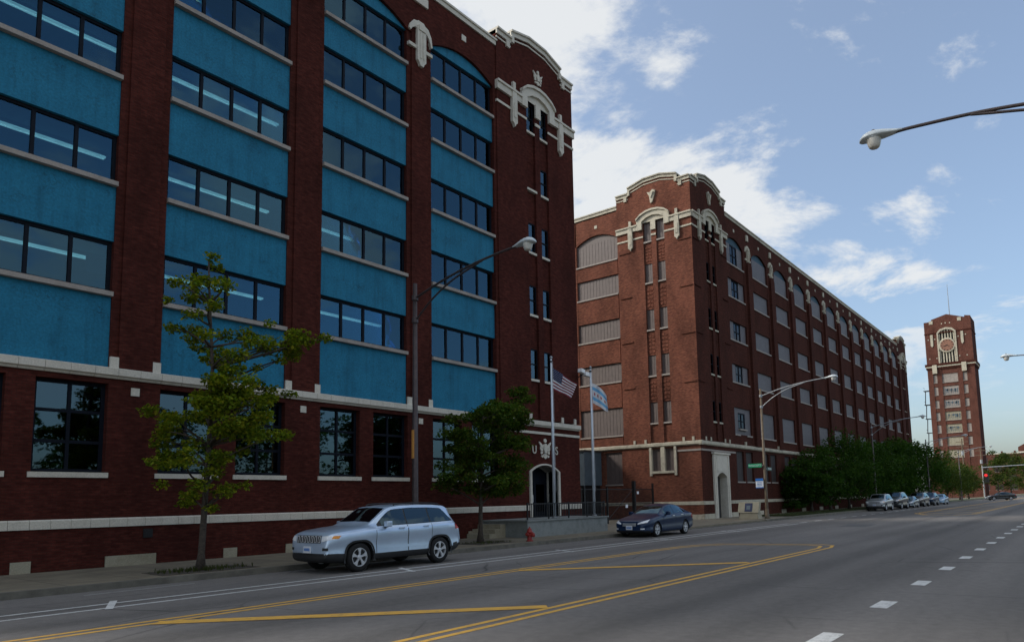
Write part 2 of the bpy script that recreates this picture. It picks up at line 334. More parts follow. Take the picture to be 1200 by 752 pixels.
def marking(name, col, wear=.5):
    m, t, b = NM(name); p = pos(t); n = noise(t, 5, 6, .75, p); n2 = noise(t, 70, 3, .7, p)
    f = ramp(t, mth(t, 'ADD', mth(t, 'MULTIPLY', n.outputs['Fac'], .6), mth(t, 'MULTIPLY', n2.outputs['Fac'], .4)), [(.50, (0,)*3), (.62, (wear,)*3)]).outputs[0]
    c = mixc(t, f, col, (.10, .095, .09)); link(t, c, b.inputs['Base Color']); b.inputs['Roughness'].default_value = .75
marking('mark_yellow', (.66, .37, .06), .55); marking('mark_white', (.62, .62, .60), .6); marking('mark_worn', (.34, .34, .34), .8)
def paving():
    m, t, b = NM('paving'); p = pos(t); br = t.nodes.new('ShaderNodeTexBrick'); link(t, p, br.inputs['Vector']); br.offset = 0
    for k, x in (('Color1', (.20, .17, .12, 1)), ('Color2', (.18, .155, .11, 1)), ('Mortar', (.10, .09, .07, 1)), ('Scale', 1.0), ('Mortar Size', .02), ('Brick Width', 1.55), ('Row Height', 1.55)): br.inputs[k].default_value = x
    n = noise(t, 1.2, 6, .7, p); n2 = noise(t, 40, 3, .6, p)
    c = mixc(t, 1.0, br.outputs['Color'], ramp(t, n.outputs['Fac'], [(.25, (.62,)*3), (.75, (1.26,)*3)]).outputs[0], 'MULTIPLY')
    c = mixc(t, 1.0, c, ramp(t, n2.outputs['Fac'], [(.3, (.9,)*3), (.7, (1.1,)*3)]).outputs[0], 'MULTIPLY')
    link(t, c, b.inputs['Base Color']); b.inputs['Roughness'].default_value = .9; bump(t, b, n2.outputs['Fac'], .3, .006)
paving()
plain('lawn', (.035, .06, .018), .95, 0, .5, 2.5)
plain('dirt_ground', (.07, .065, .05), .95, 0, .3, .5)
# ------------------------------------------------------------------ setting
FY = 22.75                                           # plane of the factory fronts
KY = 17.8                                            # far kerb line
NK = -1.3                                            # near kerb line
def sheet(name, x0, x1, y0, y1, z, mat):
    o = MB().add([(x0, y0, z), (x1, y0, z), (x1, y1, z), (x0, y1, z)], [(0, 1, 2, 3)]).build(name, mat); return tag(o, kind='structure')
sheet('ground', -900, 2500, -1500, 1500, -.06, 'dirt_ground')
road = tag(MB().box(-80, 900, NK, KY, -.05, 0).build('road', 'asphalt'), kind='structure')
side = tag(MB().box(-80, 33.2, KY+.16, FY+.2, -.04, .15).box(33.2, 49.0, KY+.16, 60, -.04, .13).box(49.0, 55.5, KY+.16, FY+.2, -.04, .15).box(55.5, 900, FY-1.7, FY+.2, -.04, .15).box(55.5, 900, KY+.16, KY+.5, -.04, .148).build('pavement', 'paving'), kind='structure')
kb = tag(MB().box(-80, 33.6, KY, KY+.157, -.04, .152).box(48.6, 900, KY, KY+.157, -.04, .152).box(33.6, 48.6, KY, KY+.157, -.04, .05).build('kerb', 'kerb_stone'), kind='structure')
tag(MB().box(55.5, 900, KY+.5, FY-1.7, -.04, .145).build('lawn', 'lawn'), kind='structure')
tag(MB().box(-80, 900, NK-5, NK-.157, -.04, .15).build('pavement_near_side', 'paving'), kind='structure')
tag(MB().box(-80, 900, NK-.157, NK, -.04, .152).build('kerb_near_side', 'kerb_stone'), kind='structure')
def strip(mb, pts, w, z):                            # a painted line: constant width along a polyline
    P = [Vector((*p, 0)) for p in pts]; L = []
    for i, p in enumerate(P):
        a = (P[i]-P[i-1]).normalized() if i else None; b_ = (P[i+1]-P[i]).normalized() if i < len(P)-1 else None
        t = ((a or b_)+(b_ or a)).normalized(); n = Vector((-t.y, t.x, 0)); k = 1/max(.5, n.dot(Vector((-(b_ or a).y, (b_ or a).x, 0))))
        L.append((p+n*w/2*k, p-n*w/2*k))
    vs = []
    for a, b_ in L: vs += [(a.x, a.y, z), (b_.x, b_.y, z)]
    mb.add(vs, [(2*i, 2*i+1, 2*i+3, 2*i+2) for i in range(len(L)-1)])
Z1, Z2 = .004, .008
def mark(name, pts, w, mat, z=Z1):
    m = MB(); strip(m, pts, w, z); o = m.build(name, mat, road, recalc=False); return o
# hatched median: two double lines that close in a rounded nose
def nose(yn, yf, xt):
    ym = (yn+yf)/2; r = (yf-yn)/2
    return [(-60, yn), (xt-3.0, yn)]+[(xt-3.0+(3.0)*math.sin(a), ym-r*math.cos(a)) for a in [R(q) for q in range(9, 172, 9)]]+[(xt-3.0, yf), (-60, yf)]
def nose2(yn, yf, xt):
    return [(-60, yn), (xt-1.4, yn), (xt-.35, yn+.22), (xt+.02, yn+.75), (xt-.12, yn+1.35), (xt-.75, yf-.9), (xt-1.6, yf-.35), (xt-2.6, yf-.1), (xt-4.2, yf), (-60, yf)]
mark('median_line', nose2(7.06, 12.16, 26.55), .12, 'mark_yellow'); mark('median_line', nose2(7.34, 11.88, 26.1), .12, 'mark_yellow')
for x in (-3.6, 5.35, 14.4): mark('median_hatch', [(x, 11.9), (x+4.4, 7.45)], .34, 'mark_yellow', Z2)
FX = 62
mark('median_line', [(400, 7.1), (FX+3, 7.1), (FX, 8.2), (FX+1, 10.4), (FX+6, 11.9), (400, 11.9)], .12, 'mark_yellow'); mark('median_line', [(400, 7.38), (FX+3.2, 7.38), (FX+.5, 8.3), (FX+1.4, 10.2), (FX+6, 11.6), (400, 11.6)], .12, 'mark_yellow')
for x in (66, 75, 84, 93, 102): mark('median_hatch', [(x, 11.6), (x+4.4, 7.4)], .34, 'mark_yellow', Z2)
mark('bike_lane_line', [(-60, 15.15), (45, 15.15)], .11, 'mark_white'); mark('bike_lane_line', [(-60, 14.5), (45, 14.5)], .11, 'mark_white')
for i in range(14): mark('bike_lane_dash', [(46.5+i*3.2, 14.9), (48.0+i*3.2, 14.9)], .13, 'mark_white')
mark('bike_lane_line', [(88, 14.9), (400, 14.9)], .1, 'mark_worn')
for x in (5.6, 12.95, 20.3, 27.6, 35.0): mark('parking_tick', [(x, 14.3), (x+.55, 15.5)], .13, 'mark_white', Z2)
mark('parking_tick', [(6.2, 17.1), (8.6, 17.2)], .08, 'mark_worn')
dm = MB(); strip(dm, [(-.42, 0), (.42, 0)], .26, 0); dash_me = dm.mesh('lane_dash', 'mark_white', recalc=False)
for i in range(60): inst(dash_me, 'lane_dash', road, (9.35+3.29*(i-5), 2.77, Z1))
mark('road_patch', [(41, 10.4), (44.6, 10.6)], 1.5, 'asphalt_patch', .002)
# ------------------------------------------------------------------ facade pieces
def front(s, d, z): return (s, FY+d, z)
XC = 49.2
def gable(s, d, z): return (XC+d, s, z)              # the side of the second factory that looks down the street
REL = {front: (lambda s, d, z: (s, d, z)), gable: (lambda s, d, z: (d, s, z))}
CACHE = {}
def piece(key, fm, fn, mat, name, smooth=False):
    k = (key, fm, mat)
    if k not in CACHE:
        m = MB(REL[fm]); fn(m); CACHE[k] = m.mesh(name, mat, smooth)
    return CACHE[k]
def put(key, fm, fn, mat, name, parent, s, d, z): return inst(piece(key, fm, fn, mat, name), name, parent, fm(s, d, z))
def glazed(parent, fm, s0, z0, w, h, nx, ny, d=.28, fr=.1, mu=.075, gl='glass_tinted', sill=True, rows=None, sw=0.0, sh=.14, name='window', sillmat='stone_sill'):
    xs = [0]+[w*i/nx for i in range(1, nx)]+[w]; zs = [0]+(rows or [h*i/ny for i in range(1, ny)])+[h]
    def frame(m):
        m.box(0, fr, 0, .1, 0, h).box(w-fr, w, 0, .1, 0, h).box(fr, w-fr, 0, .1, 0, fr).box(fr, w-fr, 0, .1, h-fr, h)
        for x in xs[1:-1]: m.box(x-mu/2, x+mu/2, .0, .1, fr, h-fr)
        for z in zs[1:-1]:
            e = [fr]+[q for x in xs[1:-1] for q in (x-mu/2, x+mu/2)]+[w-fr]
            for i in range(0, len(e), 2): m.box(e[i], e[i+1], .005, .095, z-mu/2, z+mu/2)
    o = put(('frame', round(w, 3), round(h, 3), nx, ny, fr), fm, frame, 'frame_navy', name, parent, s0, d, z0)
    for i in range(nx):
        for j in range(ny):
            a0 = fr if i == 0 else xs[i]+mu/2; a1 = w-fr if i == nx-1 else xs[i+1]-mu/2
            b0 = fr if j == 0 else zs[j]+mu/2; b1 = h-fr if j == ny-1 else zs[j+1]-mu/2
            put(('pane', round(a1-a0, 3), round(b1-b0, 3)), fm, lambda m: m.box(0, a1-a0, 0, .012, 0, b1-b0), gl, 'pane', o, s0+a0, d+.045, z0+b0)
    if sill: put(('sill', round(w+2*sw, 3), sh), fm, lambda m: m.box(0, w+2*sw, 0, .36, 0, sh), sillmat, 'sill', o, s0-sw, -.05, z0-sh)
    return o
def boarded(parent, fm, s0, z0, w, h, d=.14, mat='board_grey', rib=.32, sill=True, name='window', sw=.03):
    def pan(m):
        n = max(2, round(w/rib)); 
        for i in range(n):
            m.box(w*i/n+.012, w*(i+1)/n-.012, 0, .05, 0, h)
        m.box(0, w, .03, .1, 0, h)
    o = put(('board', round(w, 3), round(h, 3), rib), fm, pan, mat, name, parent, s0, d, z0)
    if sill: put(('bsill', round(w+2*sw, 3)), fm, lambda m: m.box(0, w+2*sw, 0, .2, 0, .12), 'stone_sill', 'sill', o, s0-sw, -.05, z0-.12)
    return o
def arc(s0, s1, z, rise, n=12):
    return [(s0+(s1-s0)*i/n, z+rise*4*(i/n)*(1-i/n)) for i in range(n+1)]
def stones(parent, fm, s0, s1, L, prof, mat, name='stone', gap=.01, d=0):   # a course of separate blocks with open joints
    n = max(1, round((s1-s0)/L)); l = (s1-s0)/n
    def blk(m):
        k = len(prof); vs = [(0, p[0], p[1]) for p in prof]+[(l-gap, p[0], p[1]) for p in prof]
        m.add(vs, [tuple(range(k)), tuple(range(2*k-1, k-1, -1))]+[(i, i+k, (i+1) % k+k, (i+1) % k) for i in range(k)])
    key = ('stone', round(l, 4), tuple(prof))
    return [put(key, fm, blk, mat, name, parent, s0+i*l+gap/2, d, 0) for i in range(n)]
def eagle(parent, fm, c, z0, h, mat, d=-.06):
    m = MB(fm); S = h
    P = lambda pts, a, b_: m.prism([(c+x*S, z0+z*S) for x, z in pts], a, b_)
    circ = lambda cx, cz, r, n=14: [(cx+r*math.cos(2*PI*i/n), cz+r*math.sin(2*PI*i/n)) for i in range(n)]
    P(circ(0, .89, .105), d, .1)
    P([(-.05, .74), (.05, .74), (.10, .66), (.13, .45), (.08, .26), (-.08, .26), (-.13, .45), (-.10, .66)], d-.03, .1)
    for q in (-1, 1):
        def W(pts): P([(q*x, z) for x, z in (pts if q > 0 else pts[::-1])], d+.015, .1)
        W([(.09, .70), (.20, .66), (.34, .76), (.50, .84), (.47, .74), (.38, .62), (.30, .52), (.17, .50)])
        W([(.18, .48), (.31, .50), (.40, .60), (.41, .46), (.36, .38), (.20, .36)]); W([(.19, .34), (.35, .36), (.37, .24), (.30, .20), (.20, .26)])
        W([(.09, .24), (.20, .14), (.30, .17), (.33, .08), (.22, .03), (.12, .13)])
    P([(-.07, .24), (.07, .24), (.13, .06), (.06, .0), (0, -.03), (-.06, .0), (-.13, .06)], d+.01, .1)
    return m.build('eagle_emblem', mat, parent)
def text_mesh(txt, size, mat, depth=.02):
    cu = bpy.data.curves.new('lettering', 'FONT'); cu.body = txt; cu.size = size; cu.extrude = depth; cu.align_x = 'CENTER'; cu.align_y = 'CENTER'
    o = bpy.data.objects.new('lettering', cu); COL.objects.link(o); dg = bpy.context.evaluated_depsgraph_get()
    me = bpy.data.meshes.new_from_object(o.evaluated_get(dg)); bpy.data.objects.remove(o); me.materials.clear(); me.materials.append(MAT[mat]); return me
def letter(parent, fm, txt, s, z, size, mat, d, name='lettering', bold=1.0, wide=1.0):
    o = inst(text_mesh(txt, size, mat), name, parent, fm(s, d, z))
    o.rotation_euler = (R(90), 0, 0 if fm is front else R(-90)); o.scale = (wide, bold, 1); return o

def pavilion(P, fm, c, half, dz, brick, stone, rows, open_, e0, e1, base=6.05, flip=False, pd=-.06):
    """corner pavilion: pairs of narrow windows in sunk channels, stone frame, stepped gable; rows = [(sill, head)]"""
    zt = lambda z: z+dz
    top = [(-e0, zt(26.92)), (-2.25, zt(26.92)), (-2.25, zt(27.36)), (-.75, zt(27.74)), (.75, zt(27.74)), (2.25, zt(27.36)), (2.25, zt(26.92)), (e1, zt(26.92))]
    wtop = zt(24.0)
    m = MB(fm); ch = [(-.95, -.22), (.22, .95)]
    m.box(c-e0, c-.95, pd, .5, base, wtop).box(c-.22, c+.22, pd, .5, base, wtop).box(c+.95, c+e1, pd, .5, base, wtop)
    m.prism([(c+s, z-.12) for s, z in top]+[(c+e1, wtop), (c-e0, wtop)], pd, .5)
    m.build('wall', brick, P)
    for a, b_ in ch:
        zs = [base]+[q for r in rows for q in r]+[wtop]
        for i in range(0, len(zs), 2):
            if zs[i+1]-zs[i] > .02: MB(fm).box(c+a, c+b_, pd+.12, .5, zs[i], zs[i+1]).build('channel_wall', brick, P)
    m = MB(fm)                                        # rough panels of projecting brick between the windows
    for i in range(len(rows)-1):
        lo, hi = rows[i][1], rows[i+1][0]-.14
        for a, b_ in ch:
            for k in range(5):
                z = lo+.2+(hi-lo-.4)*k/5
                for q in range(2): m.box(c+a+.07+q*.31, c+a+.34+q*.31, pd+.085, pd+.2, z, z+(hi-lo-.4)/5-.1)
    if brick != 'brick_maroon': tag(m.build('brick_relief', brick, P), kind='stuff')
    for i, (lo, hi) in enumerate(rows):
        for j, (a, b_) in enumerate(ch):
            if open_ and not (i == 3 and j == 0 and open_ == 'mixed'):
                glazed(P, fm, c+a, lo, b_-a, hi-lo, 1, 2, d=.07, fr=.06, mu=.06, gl='glass_dark' if open_ == 'dark' else 'glass_ground', sw=.06, sh=.12, sillmat=stone)
            elif open_:
                o = MB(fm).box(c+a, c+b_, pd+.14, .5, lo, hi).build('blocked_window', brick, P); MB(fm).box(c+a-.05, c+b_+.05, pd-.05, pd+.2, lo-.12, lo).build('sill', stone, o)
            else: boarded(P, fm, c+a, lo, b_-a, hi-lo, d=.12, rib=.24, sw=.05)
    # gable coping, following the steps
    for (s0, z0), (s1, z1) in zip(top[:-1], top[1:]):
        m = MB(fm)
        if abs(s1-s0) < 1e-6:
            w = .2; lo, hi = min(z0, z1), max(z0, z1); sgn = 1 if s0 < 0 else -1
            m.box(c+s0-(.0 if sgn > 0 else w-.0), c+s0+(w if sgn > 0 else 0), pd-.15, .6, lo-.28, hi-.34)
        else:
            m.prism([(c+s0, z0-.34), (c+s1, z1-.34), (c+s1, z1-.1), (c+s0, z0-.1)], pd-.09, .55)
            m.prism([(c+s0, z0-.1), (c+s1, z1-.1), (c+s1, z1), (c+s0, z0)], pd-.18, .6)
            m.prism([(c+s0, z0-.56), (c+s1, z1-.56), (c+s1, z1-.48), (c+s0, z0-.48)], pd-.04, .1)
        m.build('coping', stone, P)
    for q in (-2.5, 2.5): MB(fm).box(c+q-.13, c+q+.13, pd-.1, .1, zt(26.22), zt(26.56)).build('coping_drop', stone, P)
    # stone frame round the topmost pair
    for sg, e in ((-1, e0), (1, e1)):
        m = MB(fm); a, b_ = sorted((c+sg*1.45, c+sg*(e+.05))); m.box(a, b_, pd-.12, .1, zt(23.5), zt(23.86)); m.prism([(a, zt(23.86)), (b_, zt(23.86)), (b_, zt(23.98)), (a, zt(23.98))], pd-.2, .1); m.build('band', stone, P)
        a, b_ = sorted((c+sg*.95, c+sg*(e+.02))); MB(fm).box(a, b_, pd-.05, .1, zt(22.80), zt(22.93)).build('thin_band', stone, P)
        q = c+sg*2.1
        MB(fm).prism([(q-.17, zt(24.02)), (q-.2, zt(23.3)), (q-.2, zt(22.15)), (q-.08, zt(22.05)), (q, zt(21.9)), (q+.08, zt(22.05)), (q+.2, zt(22.15)), (q+.2, zt(23.3)), (q+.17, zt(24.02))], pd-.17, .1).prism([(q-.1, zt(24.0)), (q+.1, zt(24.0)), (q+.1, zt(24.42)), (q-.1, zt(24.42))], pd-.15, .1).prism([(q-.1, zt(22.4)), (q+.1, zt(22.4)), (q+.1, zt(23.2)), (q-.1, zt(23.2))], pd-.2, 0).build('drop_ornament', stone, P)
    out = [(-1.47, 24.42), (-1.1, 24.72), (-.55, 24.92), (0, 24.98), (.55, 24.92), (1.1, 24.72), (1.47, 24.42)]
    inn = [(-1.0, 24.10), (-.6, 24.34), (0, 24.46), (.6, 24.34), (1.0, 24.10)]
    MB(fm).prism([(c+s, zt(z)) for s, z in [(-1.47, 23.45)]+out+[(1.47, 23.45), (1.0, 23.45)]+inn[::-1]+[(-1.0, 23.45)]], pd-.16, .1).prism([(c+s, zt(z)) for s, z in out+[(s*1.02, z-.16) for s, z in out[::-1]]], pd-.26, -.1).build('arched_frame', stone, P)
    MB(fm).prism([(c+s, zt(z)) for s, z in [(-1.0, 24.0)]+inn+[(1.0, 24.0)]], pd-.02, .15).box(c-.22, c+.22, pd-.1, .1, zt(23.25), zt(24.02)).box(c-.22, c+.22, pd-.06, .1, zt(22.78), zt(22.94)).build('tympanum', stone, P)
    if brick != 'brick_maroon':                       # little brick ledges up the outer pier
        for lo, hi in rows[:-1]:
            for sg, e in ((-1, e0), (1, e1)):
                a, b_ = sorted((c+sg*(e-.15), c+sg*(e-1.2))); MB(fm).box(a, b_, pd-.07, .05, hi+1.25, hi+1.34).build('ledge', brick, P)
def plain_coping(P, fm, s0, s1, z, stone, h=.34, proud=.12):
    MB(fm).box(s0, s1, -proud*.5, .55, z-h, z-.1).box(s0, s1, -proud, .6, z-.1, z).build('coping', stone, P)
def pier_cap(P, fm, c, z, stone, w=1.48, sc=1.0):     # the white T shaped ornament at the head of a pier
    x = lambda a: c+a*w/1.48
    m = MB(fm)
    m.prism([(x(-.72), z-.62), (x(-.66), z-.40), (x(-.44), z-.10), (x(-.24), z-.06), (x(-.18), z), (x(.18), z), (x(.24), z-.08), (x(.46), z-.16), (x(.64), z-.46), (x(.72), z-.92), (x(.64), z-.96), (x(.52), z-.62), (x(.36), z-.44), (x(-.36), z-.40), (x(-.54), z-.54), (x(-.62), z-.68)], -.09, .1)
    m.prism([(x(-.26), z-.3), (x(-.26), z-1.95), (x(-.14), z-2.08), (x(-.10), z-2.2), (x(.10), z-2.2), (x(.14), z-2.08), (x(.26), z-1.95), (x(.26), z-.3)], -.15, .1)
    m.prism([(x(-.2), z-.25), (x(.2), z-.25), (x(.2), z-.5), (x(-.2), z-.5)], -.2, 0)
    m.box(x(-.72), x(-.26), -.08, .1, z-1.42, z-1.26).box(x(.26), x(.72), -.08, .1, z-1.42, z-1.26)
    m.box(x(-.13), x(-.05), -.18, 0, z-1.85, z-.6).box(x(.05), x(.13), -.18, 0, z-1.85, z-.6)
    m.build('pier_cap', stone, P)
# ------------------------------------------------------------------ first factory: maroon brick, teal panels
B1 = thing('brick_factory', (14, FY, 0), 'maroon brick factory with blue stucco panels and wide dark windows', 'building')
BW, PER = 4.34, 5.813
LB = [21.73-PER*k for k in range(4, -1, -1)]          # left edges of the bays
S_ = [8.14, 11.58, 15.03, 18.45, 21.41]; T_ = [9.87, 13.26, 16.70, 20.15, 23.15]
BE = 26.07                                            # right edge of the last bay
XL = LB[0]-1.47                                       # where the built part of the front ends on the left
WIN = {}
for k, L in enumerate(LB):
    Rr = L+BW
    # upper wall with the segmental arch
    a = arc(L, Rr, 23.15, .62)
    s0, s1 = L-.735, (Rr+.735 if k < 4 else BE+.2)
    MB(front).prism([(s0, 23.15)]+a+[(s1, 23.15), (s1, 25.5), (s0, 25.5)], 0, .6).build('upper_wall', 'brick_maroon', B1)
    o = MB(front).prism(a, .14, .45).build('stucco_panel', 'teal_stucco', B1)
    prev = 5.98
    for i in range(5):
        MB(front).box(L, Rr, .12, .45, prev, S_[i]).build('stucco_panel', 'teal_stucco', B1)
        WIN[(k, i)] = glazed(B1, front, L, S_[i]+.14, BW, T_[i]-S_[i]-.14, 4, 1, d=.24, fr=.1, mu=.1)
        prev = T_[i]
    # pier to the left of the bay
    pl, pr = L-1.473, L
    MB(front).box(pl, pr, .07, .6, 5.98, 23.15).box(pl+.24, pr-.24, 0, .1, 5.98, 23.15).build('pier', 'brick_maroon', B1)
    for q in (pl+.01, pr-.25): MB(front).box(q, q+.24, -.01, .2, 5.98, 6.32).build('pier_block', 'stone_clean', B1)
    pier_cap(B1, front, (pl+pr)/2, 23.85, 'stone_clean')
    MB(front).box((pl+pr)/2-.45, (pl+pr)/2+.45, -.09, .1, 24.75, 25.17).build('coping_drop', 'stone_clean', B1)
    MB(front).box((L+Rr)/2-.15, (L+Rr)/2+.15, -.03, .1, 24.5, 24.8).build('stone_square', 'stone_clean', B1)
    MB(front).box((pl+pr)/2-.12, (pl+pr)/2+.12, -.03, .1, 5.2, 5.44).build('stone_square', 'stone_clean', B1)
    # ground storey of the bay
    w = 1.83; m = MB(front); e1 = Rr if k < 4 else 26.07
    m.box(pl, e1, 0, .6, 1.5, 2.87).box(pl, e1, 0, .6, 5.5, 5.98).box(pl, L, 0, .6, 2.87, 5.5).box(L+w, Rr-w, 0, .6, 2.87, 5.5)
    if k == 4: m.box(Rr, e1, 0, .6, 2.87, 5.5)
    m.build('ground_wall', 'brick_maroon', B1)
    for s in (L, Rr-w): glazed(B1, front, s, 2.87, w, 2.63, 2, 3, d=.22, fr=.1, mu=.09, gl='glass_ground', sw=.08, sh=.15, sillmat='stone_clean')
    MB(front).box(pl, e1, -.03, .6, 0, 1.5).build('base_wall', 'brick_maroon', B1)
    for a0, a1, h in ((pl+.1, pr+.03, .46), (L+2.16, L+2.62, .46)): MB(front).box(a0, a1, -.07, .1, .1, h).build('base_stone', 'stone_base', B1)
MB(front).box(9.75, 10.02, -.05, 0, .94, 1.2).box(9.80, 9.97, -.06, 0, .99, 1.15).build('vent', 'metal_black', B1)
beltp = [(.1, 5.66), (-.06, 5.66), (-.10, 5.72), (-.16, 5.75), (-.16, 5.95), (-.02, 5.99), (.1, 5.99)]
wtp = [(.1, 1.30), (-.07, 1.30), (-.07, 1.52), (-.02, 1.56), (.1, 1.56)]
stones(B1, front, XL, 33.1, .62, beltp, 'stone_clean', 'belt_stone')
stones(B1, front, XL, 28.45, .49, wtp, 'stone_clean', 'water_table_stone'); stones(B1, front, 31.09, 33.12, .49, wtp, 'stone_clean', 'water_table_stone')
stones(B1, front, 27.0, 33.08, .8, [(.1, 5.27), (-.05, 5.27), (-.05, 5.40), (.1, 5.40)], 'stone_clean', 'string_stone')
for q in (27.35, 28.6, 31.4, 32.6): MB(front).box(q-.09, q+.09, -.12, .1, 5.99, 6.3).build('belt_block', 'stone_clean', B1)
plain_coping(B1, front, XL, BE+.25, 25.86, 'stone_clean')
c1 = 29.68
pavilion(B1, front, c1, 3.4, -.36, 'brick_maroon', 'stone_clean', [(8.17, 9.8), (11.66, 13.27), (15.1, 16.75), (18.62, 20.17), (21.95, 23.6)], 'mixed', c1-BE-.2, 33.1-c1)
MB(front).box(BE, BE+.2, 0, .6, 5.98, 23.15).build('wall', 'brick_maroon', B1)
eagle(B1, front, c1+.1, 24.95, .85, 'stone_clean', -.14)
eagle(B1, front, 29.84, 4.0, 1.06, 'stone_clean')
for ch, s in (('U', 28.89), ('S', 30.83)): letter(B1, front, ch, s, 4.42, .62, 'stone_clean', -.05, wide=.86)
# door with its stone surround
dl, dr = 28.62, 30.92
da = arc(dl, dr, 3.3, .34)
MB(front).box(BE, dl, 0, .6, 1.5, 5.98).box(dr, 33.1, 0, .6, 1.5, 5.98).prism(da+[(dr, 5.98), (dl, 5.98)], 0, .6).build('ground_wall', 'brick_maroon', B1)
for q0, q1 in ((BE, dl), (dr, 33.12)): MB(front).box(q0, q1, -.03, .6, 0, 1.5).build('base_wall', 'brick_maroon', B1)
oa = arc(dl-.16, dr+.16, 3.3, .42)
MB(front).prism([(dl-.16, .85)]+oa+[(dr+.16, .85), (dr, .85)]+da[::-1]+[(dl, .85)], -.09, .85).build('door_surround', 'stone_clean', B1)
dz0 = .9
door = MB(front).box(dl+.02, dl+.12, .72, .82, dz0, 3.3).box(dr-.12, dr-.02, .72, .82, dz0, 3.3).prism([(dl+.1, 2.85), (dr-.1, 2.85), (dr-.1, 3.3)]+arc(dl+.1, dr-.1, 3.3, .3)[::-1][1:], .74, .8).box(dl+.12, dr-.12, .72, .84, 2.8, 2.92).box(c1+.05, c1+.17, .72, .82, dz0, 2.8).build('door', 'frame_navy', B1)
for a0, a1 in ((dl+.12, c1+.05), (c1+.17, dr-.12)):
    lf = MB(front).box(a0, a0+.11, .74, .8, dz0, 2.8).box(a1-.11, a1, .74, .8, dz0, 2.8).box(a0+.11, a1-.11, .74, .8, dz0, dz0+.3).box(a0+.11, a1-.11, .74, .8, 2.66, 2.8).build('leaf_frame', 'frame_navy', door)
    MB(front).box(a0+.11, a1-.11, .76, .775, dz0+.3, 2.66).build('pane', 'glass_ground', door)
MB(front).box(dl+.27, dl+.72, .735, .745, 1.72, 2.28).build('paper_notice', 'paper', door)
MB(front).box(dl+.95, dl+.99, .66, .72, 1.7, 2.1).build('handle', 'chrome', door)
letter(B1, front, '1819', dl+.52, 3.1, .3, 'sign_white', .73, 'house_number')
MB(front).box(XL, 33.0, .86, 12, -.02, .85).build('ground_floor_slab', 'interior_dark', B1)
# inside: ceilings, back wall, roof, end walls; strip lights hang under the ceilings
for i in range(5):
    MB(front).box(XL, 33.0, .46, 9.4, T_[i]+.12, (S_[i+1] if i < 4 else 24.9)-.05).build('ceiling', 'interior_paint', B1)
MB(front).box(XL, 33.0, .61, 9.4, 5.6, 6.2).build('ceiling', 'interior_paint', B1)
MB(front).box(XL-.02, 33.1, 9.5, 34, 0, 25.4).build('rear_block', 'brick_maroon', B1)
MB(front).box(XL, XL+.3, .6, 9.5, 0, 25.3).box(32.7, 33.1, .5, 9.5, 0, 25.3).build('end_wall', 'brick_maroon', B1)
MB(front).box(XL+.3, 32.7, .5, 9.5, 25.3, 25.45).build('roof', 'roof_felt', B1)
MB(front).box(26.3, 26.6, .5, 9.4, .9, 25.2).build('partition', 'interior_dark', B1)
for k, i, p, f0, f1 in ((4, 1, 3, .25, .95), (4, 4, 3, .0, .9), (3, 3, 3, .55, 1), (3, 4, 3, .1, .9), (2, 3, 2, .6, 1), (4, 3, 3, .2, .85), (2, 0, 3, .7, 1), (1, 0, 3, .35, .7), (3, 1, 0, .75, 1), (4, 2, 2, .7, 1), (2, 4, 3, .0, .6), (4, 0, 2, .65, 1)):   # blinds and papers behind single panes
    q = LB[k]+BW*p/4; h = T_[i]-S_[i]-.14; wd2 = .55 if f1 < .96 else BW/4-.12; MB(front).box(q+BW/4-.08-wd2, q+BW/4-.08, .38, .40, S_[i]+.14+h*f0, S_[i]+.14+h*f1).build('blind', 'blind', WIN[(k, i)])
rnd = random.Random(5)
flor = ['lowest blue panelled storey', 'second blue panelled storey', 'third blue panelled storey', 'fourth blue panelled storey', 'arched top storey']
bayn = ['bay furthest from the flagpoles', 'bay furthest from the flagpoles', 'bay behind the young maple', 'bay behind the silver car', 'bay beside the arched doorway']
lit = {(0, 1): 1, (0, 2): 1, (0, 3): 1, (0, 4): .6, (1, 1): 1, (1, 2): 1, (1, 3): 1, (1, 4): .75, (2, 1): 1, (2, 2): 1, (2, 3): 1, (2, 4): .6, (3, 1): 1, (3, 2): .3, (3, 3): .3}
for (i, k), fr in lit.items():
    L = LB[k]; z = T_[i]+.03; d = [2.1, 1.8, 1.4, 1.3, 1.3][i]; warm = i == 3
    ln = BW*1.05*fr; s0 = L+.1 if not warm else L+2.2
    if warm: ln = 1.5; d = .9 if k == 1 else 1.5; s0 = L+2.9 if k == 1 else L+.1
    d += rnd.uniform(-.12, .12); z -= rnd.uniform(0, .05); lx = s0
    o = thing('strip_light', (lx, FY+d, z), f'{"warm orange" if warm else "cool white"} strip light behind the glass, {flor[i]}, {bayn[k]}', 'ceiling light', 'strip lights inside the factory')
    MB(front).box(s0, s0+ln, d-.09, d+.09, z, z+.09).build('housing', 'interior_paint', o)
    for q in (-.06, .06): MB(front).tube([(s0+.03, d+q, z-.03), (s0+ln-.03, d+q, z-.04)], .042, 6).build('tube', 'tube_warm' if warm else 'tube_cool', o)

